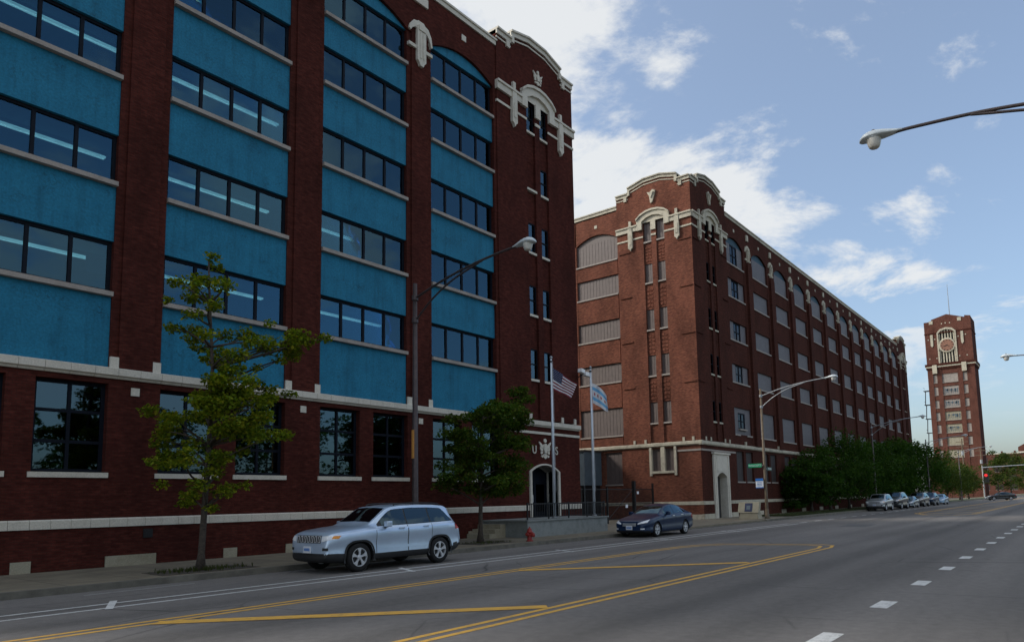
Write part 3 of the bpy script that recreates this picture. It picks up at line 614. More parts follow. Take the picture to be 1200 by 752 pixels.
# ------------------------------------------------------------------ second factory: red brick, boarded windows
B2 = thing('brick_warehouse', (60, FY, 0), 'long red brick warehouse with grey boarded windows and a stepped corner gable', 'building')
RS = [6.93, 11.36, 15.0, 18.74, 21.70]; RT = [9.2, 12.9, 16.62, 20.38, 23.55]
nb, PB, WB = 12, 5.878, 3.85
X0B = 55.85
NR = [(7.66, 9.3), (11.43, 13.07), (15.15, 16.8), (19.0, 20.56), (22.42, 24.0)]
def wbay(P, fm, L, w, pier, k, mat, brick, ground=True, open0=False, flat=0.0):
    Rr = L+w; a = arc(L, Rr, RT[4], .62); s0, s1 = L-pier/2, Rr+pier/2
    MB(fm).prism([(s0, RT[4])]+a+[(s1, RT[4]), (s1, 25.7), (s0, 25.7)], 0, .5).build('upper_wall', brick, P)
    prev = 6.05
    for i in range(5):
        MB(fm).box(L, Rr, .02, .5, prev, RS[i]).build('spandrel_wall', brick, P); prev = RT[i]
    for i in range(5):
        h = RT[i]-RS[i]
        if open0:
            o = boarded(P, fm, L, RS[i], w*.3, h, mat=mat); boarded(P, fm, Rr-w*.3, RS[i], w*.3, h, mat=mat)
            glazed(P, fm, L+w*.3, RS[i]+(.5 if i == 0 else 0), w*.4, h-(.9 if i == 0 else 0), 2, 2, d=.16, gl='glass_dark', sw=.02, sh=.12)
            if i == 0:
                for z0, z1 in ((RS[i], RS[i]+.36), (RT[i]-.4, RT[i])): MB(fm).box(L+w*.3, Rr-w*.3, .14, .24, z0, z1).build('window_infill', mat, P)
        else: boarded(P, fm, L, RS[i], w, h, mat=mat)
    MB(fm).prism(a, .16, .3).build('arch_panel', 'teal_plain' if fm is front else mat, P)
for k in range(nb):
    L = X0B+PB*k; wbay(B2, front, L, WB, PB-WB, k, 'board_lilac', 'brick_dark_shaded', open0=(k == 0))
    c = L+WB+(PB-WB)/2; b0, b1 = L+WB, L+PB
    MB(front).box(b0, b1, 0, .5, 6.05, RT[4]).box(c-.5, c+.5, -.22, .05, 6.05, 22.4).prism([(c-.5, 22.4), (c+.5, 22.4), (c+.3, 22.7), (c-.3, 22.7)], -.22, .05).build('pilaster', 'brick_dark_shaded', B2)
    if k < nb-1: pier_cap(B2, front, c, 24.3, 'stone_aged', 1.3)
    MB(front).box(c-.2, c+.2, -.12, .1, 24.75, 25.3).build('coping_drop', 'stone_aged', B2)
    for q in (L+WB*.5,): MB(front).box(q-.13, q+.13, -.03, .1, 24.75, 25.02).build('stone_square', 'stone_aged', B2)
    # ground storey
    w = 1.6; m = MB(front); st = 55.9 if k == 0 else L-(PB-WB)/2; en = L+WB+(PB-WB)/2
    m.box(st, en, 0, .5, 1.4, 3.0).box(st, en, 0, .5, 5.5, 6.05).box(st, L+.1, 0, .5, 3.0, 5.5).box(L+.1+w, L+WB-.1-w, 0, .5, 3.0, 5.5).box(L+WB-.1, en, 0, .5, 3.0, 5.5)
    m.build('ground_wall', 'brick_dark_shaded', B2)
    for s in (L+.1, L+WB-.1-w): boarded(B2, front, s, 3.0, w, 2.5, mat='board_dark', rib=.4)
    MB(front).box(st, en, -.04, .5, 0, 1.4).build('base_wall', 'brick_dark_shaded', B2)
    MB(front).box(c-.6, c+.6, -.08, .1, .1, .5).build('base_stone', 'stone_aged', B2)
bb = [(.1, 5.72), (-.08, 5.72), (-.16, 5.80), (-.16, 6.0), (-.02, 6.06), (.1, 6.06)]
ww = [(.1, 1.22), (-.07, 1.22), (-.07, 1.46), (.1, 1.5)]
XE = X0B+PB*nb-(PB-WB)/2
stones(B2, front, XC-.14, XE+7, 1.4, bb, 'stone_aged', 'belt_stone'); stones(B2, front, 54.1, XE+7, 1.6, ww, 'stone_aged', 'water_table_stone'); stones(B2, front, XC-.05, 51.05, 1.0, ww, 'stone_aged', 'water_table_stone')
plain_coping(B2, front, 55.8, XE, 26.02, 'stone_aged')
cB = 52.5
pavilion(B2, front, cB, 3.3, 0, 'brick_dark_shaded', 'stone_aged', NR, 'dark', cB-XC+.05, 55.82-cB)
MB(front).box(XC+.01, 51.1, 0, .5, 1.4, 6.05).box(54.05, 55.9, 0, .5, 1.4, 6.05).box(51.1, 54.05, 0, .5, 5.1, 6.05).build('ground_wall', 'brick_dark_shaded', B2)
for q0, q1 in ((XC-.03, 51.1), (54.05, 55.9)): MB(front).box(q0, q1, -.04, .5, 0, 1.4).build('base_wall', 'brick_dark_shaded', B2)
for q0, q1 in ((XC-.06, 51.05), (54.1, 55.6)): MB(front).box(q0, q1, -.09, .1, .1, .52).build('base_stone', 'stone_aged', B2)
a = arc(51.62, 53.5, 3.3, .36)
MB(front).box(51.1, 51.62, -.14, .8, .1, 5.15).box(53.5, 54.05, -.14, .8, .1, 5.15).prism(a+[(53.5, 5.15), (51.62, 5.15)], -.14, .8).box(51.3, 51.42, -.18, 0, .1, 4.95).box(53.72, 53.84, -.18, 0, .1, 4.95).prism([(51.62, 3.75), (53.5, 3.75), (53.5, 4.9), (51.62, 4.9)], -.17, -.1).box(51.0, 54.15, -.24, 0, 5.08, 5.22).build('door_surround', 'stone_clean', B2)
d2 = MB(front).box(51.62, 53.5, .6, .7, .12, 3.7).build('door', 'wood_door', B2); MB(front).box(52.53, 52.58, .58, .6, .12, 3.3).box(51.8, 52.45, .58, .6, .4, 1.5).box(52.65, 53.3, .58, .6, .4, 1.5).build('panel', 'metal_black', d2)
MB(front).box(XC, 55.7, -.05, .1, 5.28, 5.42).build('string_stone', 'stone_sill', B2)
for q in (50.0, 50.9, 53.6, 54.5, 58.0, 66.0): MB(front).box(q-.09, q+.09, -.12, .1, 6.06, 6.36).build('belt_block', 'stone_aged', B2)
# gable side
pavilion(B2, gable, 26.0, 3.3, 0, 'brick_red', 'stone_aged', NR, None, 26.0-FY+.05, 3.4)
for k in range(2):
    L = 29.5+k*5.6; wbay(B2, gable, L, 4.1, 1.5 if k else .2, k, 'board_grey', 'brick_red')
    MB(gable).box(L+4.1, L+5.6, 0, .5, 6.05, 25.7).build('pilaster', 'brick_red', B2)
    m = MB(gable); m.box(L-.1, L+5.6, 0, .5, 1.4, 2.95).box(L-.1, L+5.6, 0, .5, 5.55, 6.05).box(L-.1, L+.15, 0, .5, 2.95, 5.55).box(L+1.75, L+2.35, 0, .5, 2.95, 5.55).box(L+3.95, L+5.6, 0, .5, 2.95, 5.55).build('ground_wall', 'brick_red', B2)
    for s in (L+.15, L+2.35): boarded(B2, gable, s, 2.95, 1.6, 2.6, mat='board_dark' if k else 'board_grey', rib=.4)
MB(gable).box(40.7, 58, 0, .5, 0, 25.7).build('wall', 'brick_red', B2)
m = MB(gable); m.box(FY+.02, 24.75, 0, .5, 1.4, 6.05).box(27.15, 29.4, 0, .5, 1.4, 6.05).box(24.75, 27.15, 0, .5, 1.4, 3.75).box(24.75, 27.15, 0, .5, 5.6, 6.05).build('ground_wall', 'brick_red', B2)
MB(gable).box(FY-.03, 40.7, -.04, .5, 0, 1.4).build('base_wall', 'brick_red', B2)
MB(gable).box(24.78, 24.98, -.1, .2, 3.5, 5.74).box(26.92, 27.12, -.1, .2, 3.5, 5.74).box(25.78, 26.12, -.1, .2, 3.86, 5.74).box(24.98, 26.92, -.12, .2, 3.68, 3.86).build('window_surround', 'stone_aged', B2)
for s in (24.98, 26.12): boarded(B2, gable, s, 3.86, .8, 1.8, mat='board_grey', rib=.27, sill=False)
stones(B2, gable, FY-.14, 41, 1.3, bb, 'stone_aged', 'belt_stone'); stones(B2, gable, FY-.05, 41, 1.5, ww, 'stone_aged', 'water_table_stone')
MB(gable).box(FY, 24.7, -.05, .1, 5.28, 5.42).build('string_stone', 'stone_sill', B2)
MB(gable).box(FY-.06, 25.6, -.09, .1, .1, .5).build('base_stone', 'stone_aged', B2)
plain_coping(B2, gable, 29.4, 58, 26.15, 'stone_aged')
MB(gable).box(31.4, 31.66, -.03, .1, 24.75, 25.02).build('stone_square', 'stone_aged', B2)
for q in (23.3, 24.1, 27.4, 28.4): MB(gable).box(q-.09, q+.09, -.12, .1, 6.06, 6.36).build('belt_block', 'stone_aged', B2)
def scroll(fm, c, z, parent):                         # broken corner emblem
    MB(fm).prism([(c-.35, z+.5), (c-.1, z+.62), (c+.15, z+.42), (c+.42, z+.50), (c+.2, z+.1), (c+.12, z-.5), (c-.05, z-.42), (c-.22, z+.05)], -.2, .1).prism([(c-.2, z+.4), (c+.2, z+.36), (c+.05, z-.1)], -.28, 0).build('broken_emblem', 'stone_aged', parent)
scroll(gable, 26.0, 25.95, B2); scroll(front, cB, 25.95, B2)
# far end pavilion and the solid behind the skin
c2 = XE+3.35
pavilion(B2, front, c2, 3.3, 0, 'brick_dark_shaded', 'stone_aged', NR, 'dark', 3.35, 3.35)
MB(front).box(XE, XE+6.7, 0, .5, 0, 6.05).build('ground_wall', 'brick_dark_shaded', B2)
MB().box(XC+.5, XE+6.7, FY+.5, 58, 0, 25.6).build('core', 'roof_felt', B2)
# ------------------------------------------------------------------ metal enclosure, floodlight
o = thing('loading_enclosure', (48.2, 34, 2.7), 'blue grey metal loading enclosure on the side of the red warehouse', 'enclosure')
MB().box(46.6, 49.1, 31.6, 38, 2.9, 5.6).build('shell', 'blue_metal', o); MB().box(46.5, 49.1, 31.5, 38.1, 5.6, 5.72).build('cap', 'board_dark', o); MB().box(46.7, 49.0, 31.7, 37.9, .13, 2.9).build('undercroft', 'metal_black', o)
# ------------------------------------------------------------------ clock tower
XT = 235.5
def tw(s, d, z): return (XT+d, s, z)
REL[tw] = REL[gable]
TW = thing('clock_tower', (XT+4.5, 29, 0), 'tall red brick clock tower with a flagpole on its roof', 'tower')
TY0, TY1, TD = 22.75, 34.9, 9.5
bigs = [(11.65, 13.85), (15.2, 17.6), (18.9, 21.4), (22.6, 25.1), (26.3, 28.7), (30.1, 32.7), (33.8, 36.4)]
m = MB(tw)
for a0, a1 in ((TY0, 24.75), (25.85, 27.1), (31.2, 32.45), (33.5, TY1)): m.box(a0, a1, 0, 1, 0, 38)
for a0, a1 in ((24.75, 25.85), (32.45, 33.5), (27.1, 31.2)):
    prev = 0
    for lo, hi in bigs: m.box(a0, a1, .12, 1, prev, lo); prev = hi
    m.box(a0, a1, .12, 1, prev, 38)
m.build('wall', 'brick_tower', TW)
for lo, hi in bigs:
    boarded(TW, tw, 27.1, lo, 4.1, hi-lo, d=.3, mat='stone_base' if lo < 25 else 'stone_sill', rib=1.02, sw=0)
    for s in (24.75, 32.45): boarded(TW, tw, s, lo+.1, 1.07, hi-lo-.2, d=.3, mat='stone_sill', rib=.53, sw=0)
gr = MB(tw); rr = random.Random(3)                    # spray lettering across the boards
for (lo, hi) in bigs[2:6]:
    for q in range(7):
        s = 27.5+q*.5; z = lo+.35
        gr.prism([(s, z), (s+.12, z), (s+.12+rr.uniform(-.2, .2), z+1.5), (s+rr.uniform(-.2, .2), z+1.5)], .24, .29)
        if q % 2: gr.box(s-.1, s+.4, .24, .29, z+rr.uniform(.2, 1.2), z+rr.uniform(1.3, 1.45))
gr.build('spray_lettering', 'blue_metal', TW)
MB().box(XT+1, XT+TD, TY0, TY1, 0, 38).build('rear_wall', 'brick_dark_shaded', TW)  # sides and back carry their shade in the darker brick colour
MB().box(XT-.25, XT+TD+.25, TY0-.25, TY1+.25, 38, 38.5).box(XT-.5, XT+TD+.5, TY0-.5, TY1+.5, 38.9, 39.6).build('cornice', 'brick_dark_shaded', TW); MB().box(XT-.4, XT+TD+.4, TY0-.4, TY1+.4, 38.5, 38.9).build('stone_band', 'stone_aged', TW)
for s in (25.3, 32.9): MB(tw).prism([(s-.6, 36.6), (s+.6, 36.6), (s+.6, 39.2), (s-.6, 39.2)], -.6, .1).build('stone_bracket', 'stone_aged', TW)
pk = [(TY0, 52.7), (TY0+1.5, 53.0), (TY0+1.5, 52.5), (28.8, 54.1), (TY1-2, 53.0), (TY1-2, 52.4), (TY1, 52.4)]
cz, cy = 44.8, 29.2
m = MB(tw).box(TY0, 26.9, 0, 1, 39.6, 52.0).box(31.5, TY1, 0, 1, 39.6, 52.0).prism([(26.9, 49.3), (27.9, 49.8), (29.2, 50.0), (30.5, 49.8), (31.5, 49.3), (31.5, 52), (26.9, 52)], 0, 1).prism([(TY0, 52)]+pk+[(TY1, 52)], 0, 1)
m.build('belfry_wall', 'brick_tower', TW)
MB().box(XT+1, XT+TD, TY0, TY1, 39.6, 52.6).build('belfry_rear_wall', 'brick_dark_shaded', TW)
MB(tw).box(26.9, 31.5, .5, .9, 39.6, 50).build('louvre_backing', 'metal_black', TW)
for q in range(6): MB(tw).box(27.2+q*.74, 27.5+q*.74, .1, .5, 39.7, 49.4).build('louvre_mullion', 'stone_aged', TW)
MB(tw).prism([(26.7, 39.6), (26.7, 48.8), (27.6, 49.8), (29.2, 50.2), (30.8, 49.8), (31.7, 48.8), (31.7, 39.6), (31.3, 39.6), (31.3, 48.6), (30.5, 49.3), (29.2, 49.6), (27.9, 49.3), (27.1, 48.6), (27.1, 39.6)], -.2, .2).build('clock_surround', 'stone_aged', TW)
ck = MB(tw).lathe([(0.05, -.22), (2.05, -.22), (2.2, -.05), (2.2, .3)], 32, (cy, 0, cz), 'y').build('clock', 'stone_aged', TW)
plain('clock_face', (.24, .115, .075), .7, 0, .25, 1.5)
MB(tw).lathe([(.02, -.27), (1.75, -.27), (1.75, -.2)], 32, (cy, 0, cz), 'y').build('clock_face', 'clock_face', ck)
m = MB(tw)
for q in range(12):
    an = q*PI/6; m.prism([(cy+math.sin(an+e)*r_, cz+math.cos(an+e)*r_) for e, r_ in ((-.05, 1.4), (.05, 1.4), (.04, 1.72), (-.04, 1.72))], -.33, -.25)
m.build('hour_marks', 'metal_black', ck)
m = MB(tw)
for an, l in ((1.9, 1.35), (4.0, .95)): m.prism([(cy+math.cos(an)*.09, cz-math.sin(an)*.09), (cy+math.sin(an)*l, cz+math.cos(an)*l), (cy-math.cos(an)*.09, cz+math.sin(an)*.09)], -.36, -.32)
m.build('clock_hands', 'metal_black', ck)
for s, z in ((24.3, 41.2), (26.2, 41.2), (32.1, 41.2), (34, 41.2), (24.3, 47.3), (26.2, 47), (32.3, 47), (34, 47), (28.1, 51.4), (30.2, 51.4), (29.2, 51.5)): MB(tw).box(s-.16, s+.16, -.05, .1, z-.16, z+.16).build('stone_square', 'stone_aged', TW)
for s in (25.2, 33.1): MB(tw).prism([(s-.35, 48.4), (s-.35, 45.2), (s, 44.6), (s+.35, 45.2), (s+.35, 48.4)], -.2, .1).build('drop_ornament', 'stone_aged', TW)
for s in (25.6, 33.0): MB(tw).box(s-.5, s+.5, -.12, .1, 51.6, 52.6).build('coping_drop', 'stone_aged', TW)
MB().box(XT-.12, XT+TD+.1, TY0-.12, TY1+.1, 48.6, 48.95).build('string_course', 'brick_dark_shaded', TW)
MB().tube([(XT+4, 28.4, 53), (XT+4, 28.4, 64)], [.14, .06], 6).build('flagpole', 'pole_grey', TW)
fe = MB()
for k in range(5):
    z = 15+k*4.2; fe.box(XT+.3, XT+2.5, TY1+.1, TY1+1.6, z, z+.12)
    fe.tube([(XT+.3, TY1+1.5, z+1), (XT+2.5, TY1+1.5, z+1)], .06, 4)
    if k: fe.tube([(XT+.6, TY1+1.3, z-4.1), (XT+2.2, TY1+1.3, z)], .12, 4)
fe.build('fire_escape', 'metal_black', TW)
# ------------------------------------------------------------------ far factory beyond the tower
FB = thing('far_factory', (400, 40, 0), 'distant red brick factory beyond the clock tower', 'building')
def fb(s, d, z): return (400+d, s, z)
REL[fb] = REL[gable]
m = MB(fb).box(17, 62, 0, 12, 0, 19).box(17, 24, -.3, 12, 19, 22).prism([(17, 22), (24, 22), (21.5, 23.4), (19.5, 23.4)], -.3, 12).build('wall', 'brick_tower', FB)
MB(fb).box(24, 62, -.2, 12, 19, 19.5).build('coping', 'stone_aged', FB)
for q in range(7): MB(fb).box(25+q*5.2, 25.8+q*5.2, -.3, .2, 19.5, 20.4).build('merlon', 'brick_tower', FB)
MB(fb).box(17, 24.2, -.5, .2, 19.2, 19.9).box(19, 19.8, -.6, .2, 17.6, 20.8).build('stone_band', 'stone_clean', FB)
for i in range(6):
    for j in range(4): boarded(FB, fb, 25.5+i*5.6, 2+j*4.3, 3.2, 2.6, d=-.05, mat='board_dark', rib=1.6, sw=0)
# ------------------------------------------------------------------ street lamps
def smooth_path(pts, n=6):
    P = [Vector(p) for p in pts]; out = []
    for i in range(len(P)-1):
        a, b, c, d = P[max(i-1, 0)], P[i], P[i+1], P[min(i+2, len(P)-1)]
        for k in range(n):
            t = k/n; out.append(.5*((2*b)+(c-a)*t+(2*a-5*b+4*c-d)*t*t+(3*b-a-3*c+d)*t**3))
    return out+[P[-1]]
def street_lamp(x, y, sgn, label, group, polemat='pole_dark', steel='pole_dark', arm=5.3):
    """sgn: the way the arm reaches along y"""
    o = thing('street_lamp', (x, y, .15), label, 'street lamp', group)
    Y = lambda d: y+sgn*d
    MB().tube([(x, y, .15), (x, y, .9), (x, y, 9.65)], [.125, .115, .075], 12).build('pole', polemat, o, True)
    MB().lathe([(.2, .15), (.2, .22), (.15, .3), (.14, .75), (.12, .8)], 14, (x, y, 0)).build('base', polemat, o, True)
    k = arm/5.3
    MB().tube(smooth_path([(x, Y(.05), 9.12), (x, Y(1.5*k), 9.50), (x, Y(3.0*k), 9.76), (x, Y(4.3*k), 9.88), (x, Y(4.75*k), 9.90)]), .04, 8).build('arm', steel, o, True)
    MB().tube(smooth_path([(x, Y(.05), 8.3), (x, Y(.9*k), 8.92), (x, Y(1.9*k), 9.40), (x, Y(3.0*k), 9.70), (x, Y(3.3*k), 9.78)]), .033, 8).build('brace', steel, o, True)
    for z in (8.3, 9.12): MB().lathe([(.115, z-.09), (.115, z+.09)], 12, (x, y, 0)).build('clamp', steel, o)
    hd = thing_part = MB()
    prof = [(4.62, .05, .045, 0), (4.72, .075, .06, 0), (4.85, .12, .09, .005), (5.0, .165, .125, .015), (5.15, .195, .15, .02), (5.3, .20, .15, .02), (5.42, .17, .12, .01), (5.5, .10, .07, -.01), (5.53, .02, .02, -.02)]
    n = 14; vs = []; fs = []
    for d, w, h, dz in prof:
        for q in range(n):
            a = 2*PI*q/n; hh = h if math.sin(a) > 0 else h*.35
            vs.append((x+w*math.cos(a), Y(d*k if d < 4.7 else d-5.3+5.3*k), 9.9+dz+hh*math.sin(a)))
    for i in range(len(prof)-1):
        for q in range(n): fs.append((i*n+q, i*n+(q+1) % n, (i+1)*n+(q+1) % n, (i+1)*n+q))
    fs += [tuple(range(n)), tuple(range((len(prof)-1)*n, len(prof)*n))]
    hd.add(vs, fs); head = hd.build('lamp_head', 'lamp_shell', o, True)
    yc = Y(5.22-5.3+5.3*k)
    MB().lathe([(.165, 9.90), (.16, 9.85), (.135, 9.74), (.11, 9.68), (.085, 9.66), (.01, 9.655)], 16, (x, yc, 0)).build('refractor_bowl', 'glass_lamp', head, True)
    MB().lathe([(.175, 9.915), (.178, 9.88), (.165, 9.875)], 16, (x, yc, 0)).build('bowl_rim', 'lamp_shell', head, True)
    MB().lathe([(.045, 9.80), (.06, 9.76), (.03, 9.70)], 10, (x, yc, 0)).build('bulb', 'lamp_lens', head, True)
    MB().lathe([(.04, 10.03), (.04, 10.1), (.01, 10.11)], 8, (x, yc, 0)).build('photocell', 'board_grey', head)
    return o
G = 'street lamps along the road'
L1 = street_lamp(16.95, 18.65, -1, 'dark street lamp with curved arm standing behind the silver four-wheel drive', G)
MB().box(16.83, 16.86, 18.6, 18.7, 3.35, 4.35).build('sticker', 'sticker_orange', L1)
L2 = street_lamp(50.9, 18.6, -1, 'street lamp rising behind the green street name sign', G, 'pole_brown', 'pole_grey')
street_lamp(16.95, -2.0, 1, 'street lamp whose arm and pale head hang alone against the blue sky', G)
street_lamp(50.9, -2.0, 1, 'street lamp head beside the clock tower, its arm coming from across the road', G, 'pole_grey', 'pole_grey')
for i, X in enumerate((84.85, 118.8, 152.7)):
    street_lamp(X, 18.6, -1, ['street lamp arching over the parked row from the tree foliage', 'street lamp in front of the clock tower, half hidden by trees', 'street lamp just before the crossing'][i], G, 'pole_dark', 'pole_grey')
for i, X in enumerate((84.85, 118.8)):
    street_lamp(X, -2.0, 1, ['third street lamp along the open side of the road', 'fourth street lamp along the open side of the road'][i], G, 'pole_grey', 'pole_grey')
# ------------------------------------------------------------------ signs on the corner lamp
sg = thing('street_name_sign', (50.9, 18.6, 3.3), 'bright green street name sign on the corner lamp', 'sign')
MB().box(50.70, 50.73, 18.75, 19.75, 3.86, 4.14).build('blade', 'sign_green', sg); MB().box(50.7, 50.9, 18.66, 18.78, 3.96, 4.02).build('bracket', 'pole_grey', sg)
t = inst(text_mesh('WOLCOTT', .19, 'sign_white', .004), 'lettering', sg, (50.69, 19.25, 4.0)); t.rotation_euler = (R(90), 0, R(-90))
sg = thing('street_name_sign', (51.3, 18.6, 3.3), 'small dark green street name sign set crosswise on the corner lamp', 'sign')
MB().box(51.03, 51.9, 18.44, 18.47, 3.62, 3.86).build('blade', 'sign_green_dark', sg); MB().box(50.98, 51.1, 18.46, 18.56, 3.7, 3.78).build('bracket', 'pole_grey', sg)
t = inst(text_mesh('PERSHING', .15, 'sign_white', .004), 'lettering', sg, (51.47, 18.43, 3.74)); t.rotation_euler = (R(90), 0, 0)
sg = thing('bus_stop_sign', (50.72, 18.9, 2.3), 'white bus stop sign with blue bands on the corner lamp', 'sign')
MB().box(50.715, 50.74, 18.70, 19.26, 2.35, 3.05).build('panel', 'sign_white', sg); MB().box(50.70, 50.713, 18.70, 19.26, 2.87, 3.05).box(50.70, 50.713, 18.70, 19.26, 2.35, 2.42).build('blue_band', 'sign_blue', sg)
for q in range(3): MB().box(50.70, 50.713, 18.80, 19.15, 2.52+q*.11, 2.55+q*.11).build('printed_line', 'sign_blue', sg)
MB().box(50.74, 50.85, 18.68, 18.74, 2.5, 2.9).build('bracket', 'pole_grey', sg)
mo = thing('corner_monument', (50.2, 19.0, .15), 'low buff stone monument with a dark plaque at the street corner', 'monument')
def mx_(s, d, z): return (49.55+d, s, z)
MB(mx_).prism([(18.75, .15), (20.2, .15), (20.1, .6), (18.85, .6)], 0, .8).build('footing', 'stone_base', mo)
def slant(s, d, z): return (49.55+d+(z-.6)*.35, s, z)
sl_ = MB(slant).box(18.72, 20.25, -.05, .3, .6, 1.35).build('face_slab', 'stone_base', mo)
MB(slant).box(19.2, 19.75, -.075, -.045, .68, 1.28).build('plaque', 'plaque_blue', sl_); MB(slant).box(19.33, 19.62, -.085, -.07, .82, 1.1).build('plaque_emblem', 'blue_metal', sl_)
# ------------------------------------------------------------------ doorway terrace, railing, flags, hydrant
pl = thing('entrance_terrace', (28, 21, .15), 'grey concrete terrace wall with steps before the arched doorway', 'terrace')
MB().box(24.85, 31.5, 20.0, 22.7, .15, .86).build('terrace_wall', 'concrete', pl); MB().box(24.78, 31.57, 19.94, 22.7, .86, .93).build('terrace_cap', 'concrete', pl)
for i in range(3): MB().box(23.75+i*.37, 24.85, 21.3, 22.68, .15+i*.2-.001*i, .15+(i+1)*.2).build('step', 'stone_base', pl)
rl = thing('iron_railing', (28, 20.1, .93), 'black iron railing along the concrete terrace', 'railing')
rail = MB().box(24.95, 31.4, 20.08, 20.12, 1.62, 1.67).box(24.95, 31.4, 20.085, 20.115, 1.02, 1.05).build('rail', 'metal_black', rl)
pm = MB().box(-.012, .012, -.012, .012, 0, .58).mesh('baluster', 'metal_black')
for i in range(48): inst(pm, 'baluster', rl, (25.02+i*.135, 20.1, 1.045))
pm = MB().box(-.025, .025, -.025, .025, 0, .78).mesh('post', 'metal_black')
for i in range(5): inst(pm, 'post', rl, (24.97+i*1.6, 20.1, .93))
def flagpole(x, y, top, label):
    o = thing('flagpole', (x, y, .93), label, 'flagpole', 'flagpoles on the terrace')
    MB().tube([(x, y, .93), (x, y, top)], [.075, .045], 12).build('pole', 'pole_white', o, True); MB().lathe([(.13, .93), (.13, .97), (.09, 1.05)], 12, (x, y, 0)).build('base_collar', 'pole_grey', o, True)
    MB().lathe([(.02, top), (.06, top+.03), (.075, top+.09), (.05, top+.15), (.01, top+.17)], 12, (x, y, 0)).build('finial', 'pole_grey', o, True)
    MB().lathe([(.07, top-.16), (.07, top-.08)], 10, (x, y, 0)).build('truck', 'metal_black', o); MB().tube([(x+.06, y-.05, top-.1), (x+.09, y-.06, 2.2)], .006, 4).build('halyard', 'paper', o); return o
FPY = 20.55
flagpole(27.62, FPY, 8.72, 'slim pale flagpole flying the striped flag'); flagpole(31.12, FPY, 8.7, 'slim pale flagpole flying the white flag with red stars')
FD = Vector((.42, -.91, 0))                           # the way the breeze carries the flags
def flag(px, cs, waves, seed):
    (xa, za), (xb, zb), (xc, zc), (xd, zd) = cs     # hoist top, fly top, fly bottom, hoist bottom
    N = Vector((-FD.y, FD.x, 0))
    def S(u, v, off=0):
        t = (1-v)*((1-u)*xa+u*xb)+v*((1-u)*xd+u*xc); Zv = (1-v)*((1-u)*za+u*zb)+v*((1-u)*zd+u*zc)
        w = .13*u*math.sin(u*waves+v*2.2+seed)+.05*u*math.sin(u*waves*2.3+seed*2-v)
        q = FD*(t+.02*math.sin(v*5+u*4)*u)+N*(w+off)
        return (px+q.x, FPY+q.y, Zv+.03*u*math.sin(u*7+v*3+seed))
    return S
def US():
    S = flag(27.68, [(.03, 8.30), (1.25, 7.42), (.92, 6.72), (.03, 7.22)], 7.5, .4)
    o = thing('striped_flag', (27.7, FPY, 7.2), 'red and white striped flag with a dark blue corner', 'flag')
    for k in range(13):
        u0 = .42 if k < 7 else 0
        m = MB(); m.grid(lambda u, v: S(u0+(1-u0)*u, (k+v)/13), 20, 1); m.build('stripe', 'flag_red' if k % 2 == 0 else 'flag_white', o, True, recalc=False)
    MB().grid(lambda u, v: S(.42*u, v*7/13), 10, 8).build('canton', 'flag_blue', o, True, recalc=False)
    for r in range(9):
        for c in range(6 if r % 2 == 0 else 5):
            u = (.035+.07*c+(.035 if r % 2 else 0)); v = (r+.7)/9.4*7/13; m = MB(); pts = []
            for q in range(10):
                a = q*PI/5; rr_ = .02 if q % 2 == 0 else .009; pts.append(S(u+rr_*.55*math.sin(a), v-rr_*math.cos(a), -.008))
            m.add(pts, [tuple(range(10))]); m.build('star', 'flag_white', o, recalc=False)
plain('flag_red', (.20, .012, .03), .8, 0, .08); plain('flag_white', (.70, .70, .72), .8, 0, .05); plain('flag_blue', (.010, .016, .07), .8, 0, .1); plain('flag_sky', (.16, .42, .68), .8, 0, .06); plain('star_red', (.42, .012, .02), .8, 0, .05)
US()
def CH():
    S = flag(31.18, [(.03, 7.95), (.80, 7.22), (.84, 6.36), (.04, 6.90)], 5.5, 2.2)
    S2 = lambda u, v, off=0: (lambda p: (p[0], p[1], p[2]+.13*math.sin(PI*u)*(1-v)))(S(u, v, off))
    o = thing('starred_flag', (31.2, FPY, 7), 'white flag with two pale blue bands and red stars', 'flag')
    for v0, v1, mt in ((0, 1/6, 'flag_white'), (1/6, 1/3, 'flag_sky'), (1/3, 2/3, 'flag_white'), (2/3, 5/6, 'flag_sky'), (5/6, 1, 'flag_white')):
        MB().grid(lambda u, v: S2(u, v0+(v1-v0)*v), 20, 2).build('band', mt, o, True, recalc=False)
    for k in range(4):
        u = .17+k*.22; pts = []
        for q in range(12):
            a = q*PI/6; r_ = .115 if q % 2 == 0 else .045; pts.append(S2(u+r_*.62*math.sin(a), .5-r_*math.cos(a), -.01))
        MB().add(pts, [tuple(range(12))]).build('star', 'star_red', o, recalc=False)
CH()
hy = thing('fire_hydrant', (22.8, 18.25, .15), 'red fire hydrant by the kerb before the terrace', 'hydrant')
MB().lathe([(.19, .15), (.19, .2), (.13, .21), (.12, .56), (.15, .58), (.15, .62), (.13, .64), (.11, .74), (.06, .80), (.03, .82), (.03, .87), (.0, .875)], 16, (22.8, 18.25, 0)).build('barrel', 'hydrant_red', hy, True)
for ax in (-1, 1): MB().lathe([(.065, 0), (.065, .12), (.085, .125), (.085, .17), (.03, .18), (.03, .21)] if ax > 0 else [(.03, -.21), (.03, -.18), (.085, -.17), (.085, -.125), (.065, -.12), (.065, 0)], 12, (22.8+ax*.08, 18.25, .5), 'x').build('side_nozzle', 'hydrant_red', hy)
MB().lathe([(.03, -.24), (.105, -.2), (.105, -.14), (.09, -.13), (.09, 0)], 12, (22.8, 18.18, .46), 'y').build('pumper_nozzle', 'hydrant_red', hy)
hy.scale = (.82, .82, .82)
fl = thing('floodlight', (33.2, FY-.3, 8.9), 'white twin floodlight on the corner of the maroon factory', 'floodlight')
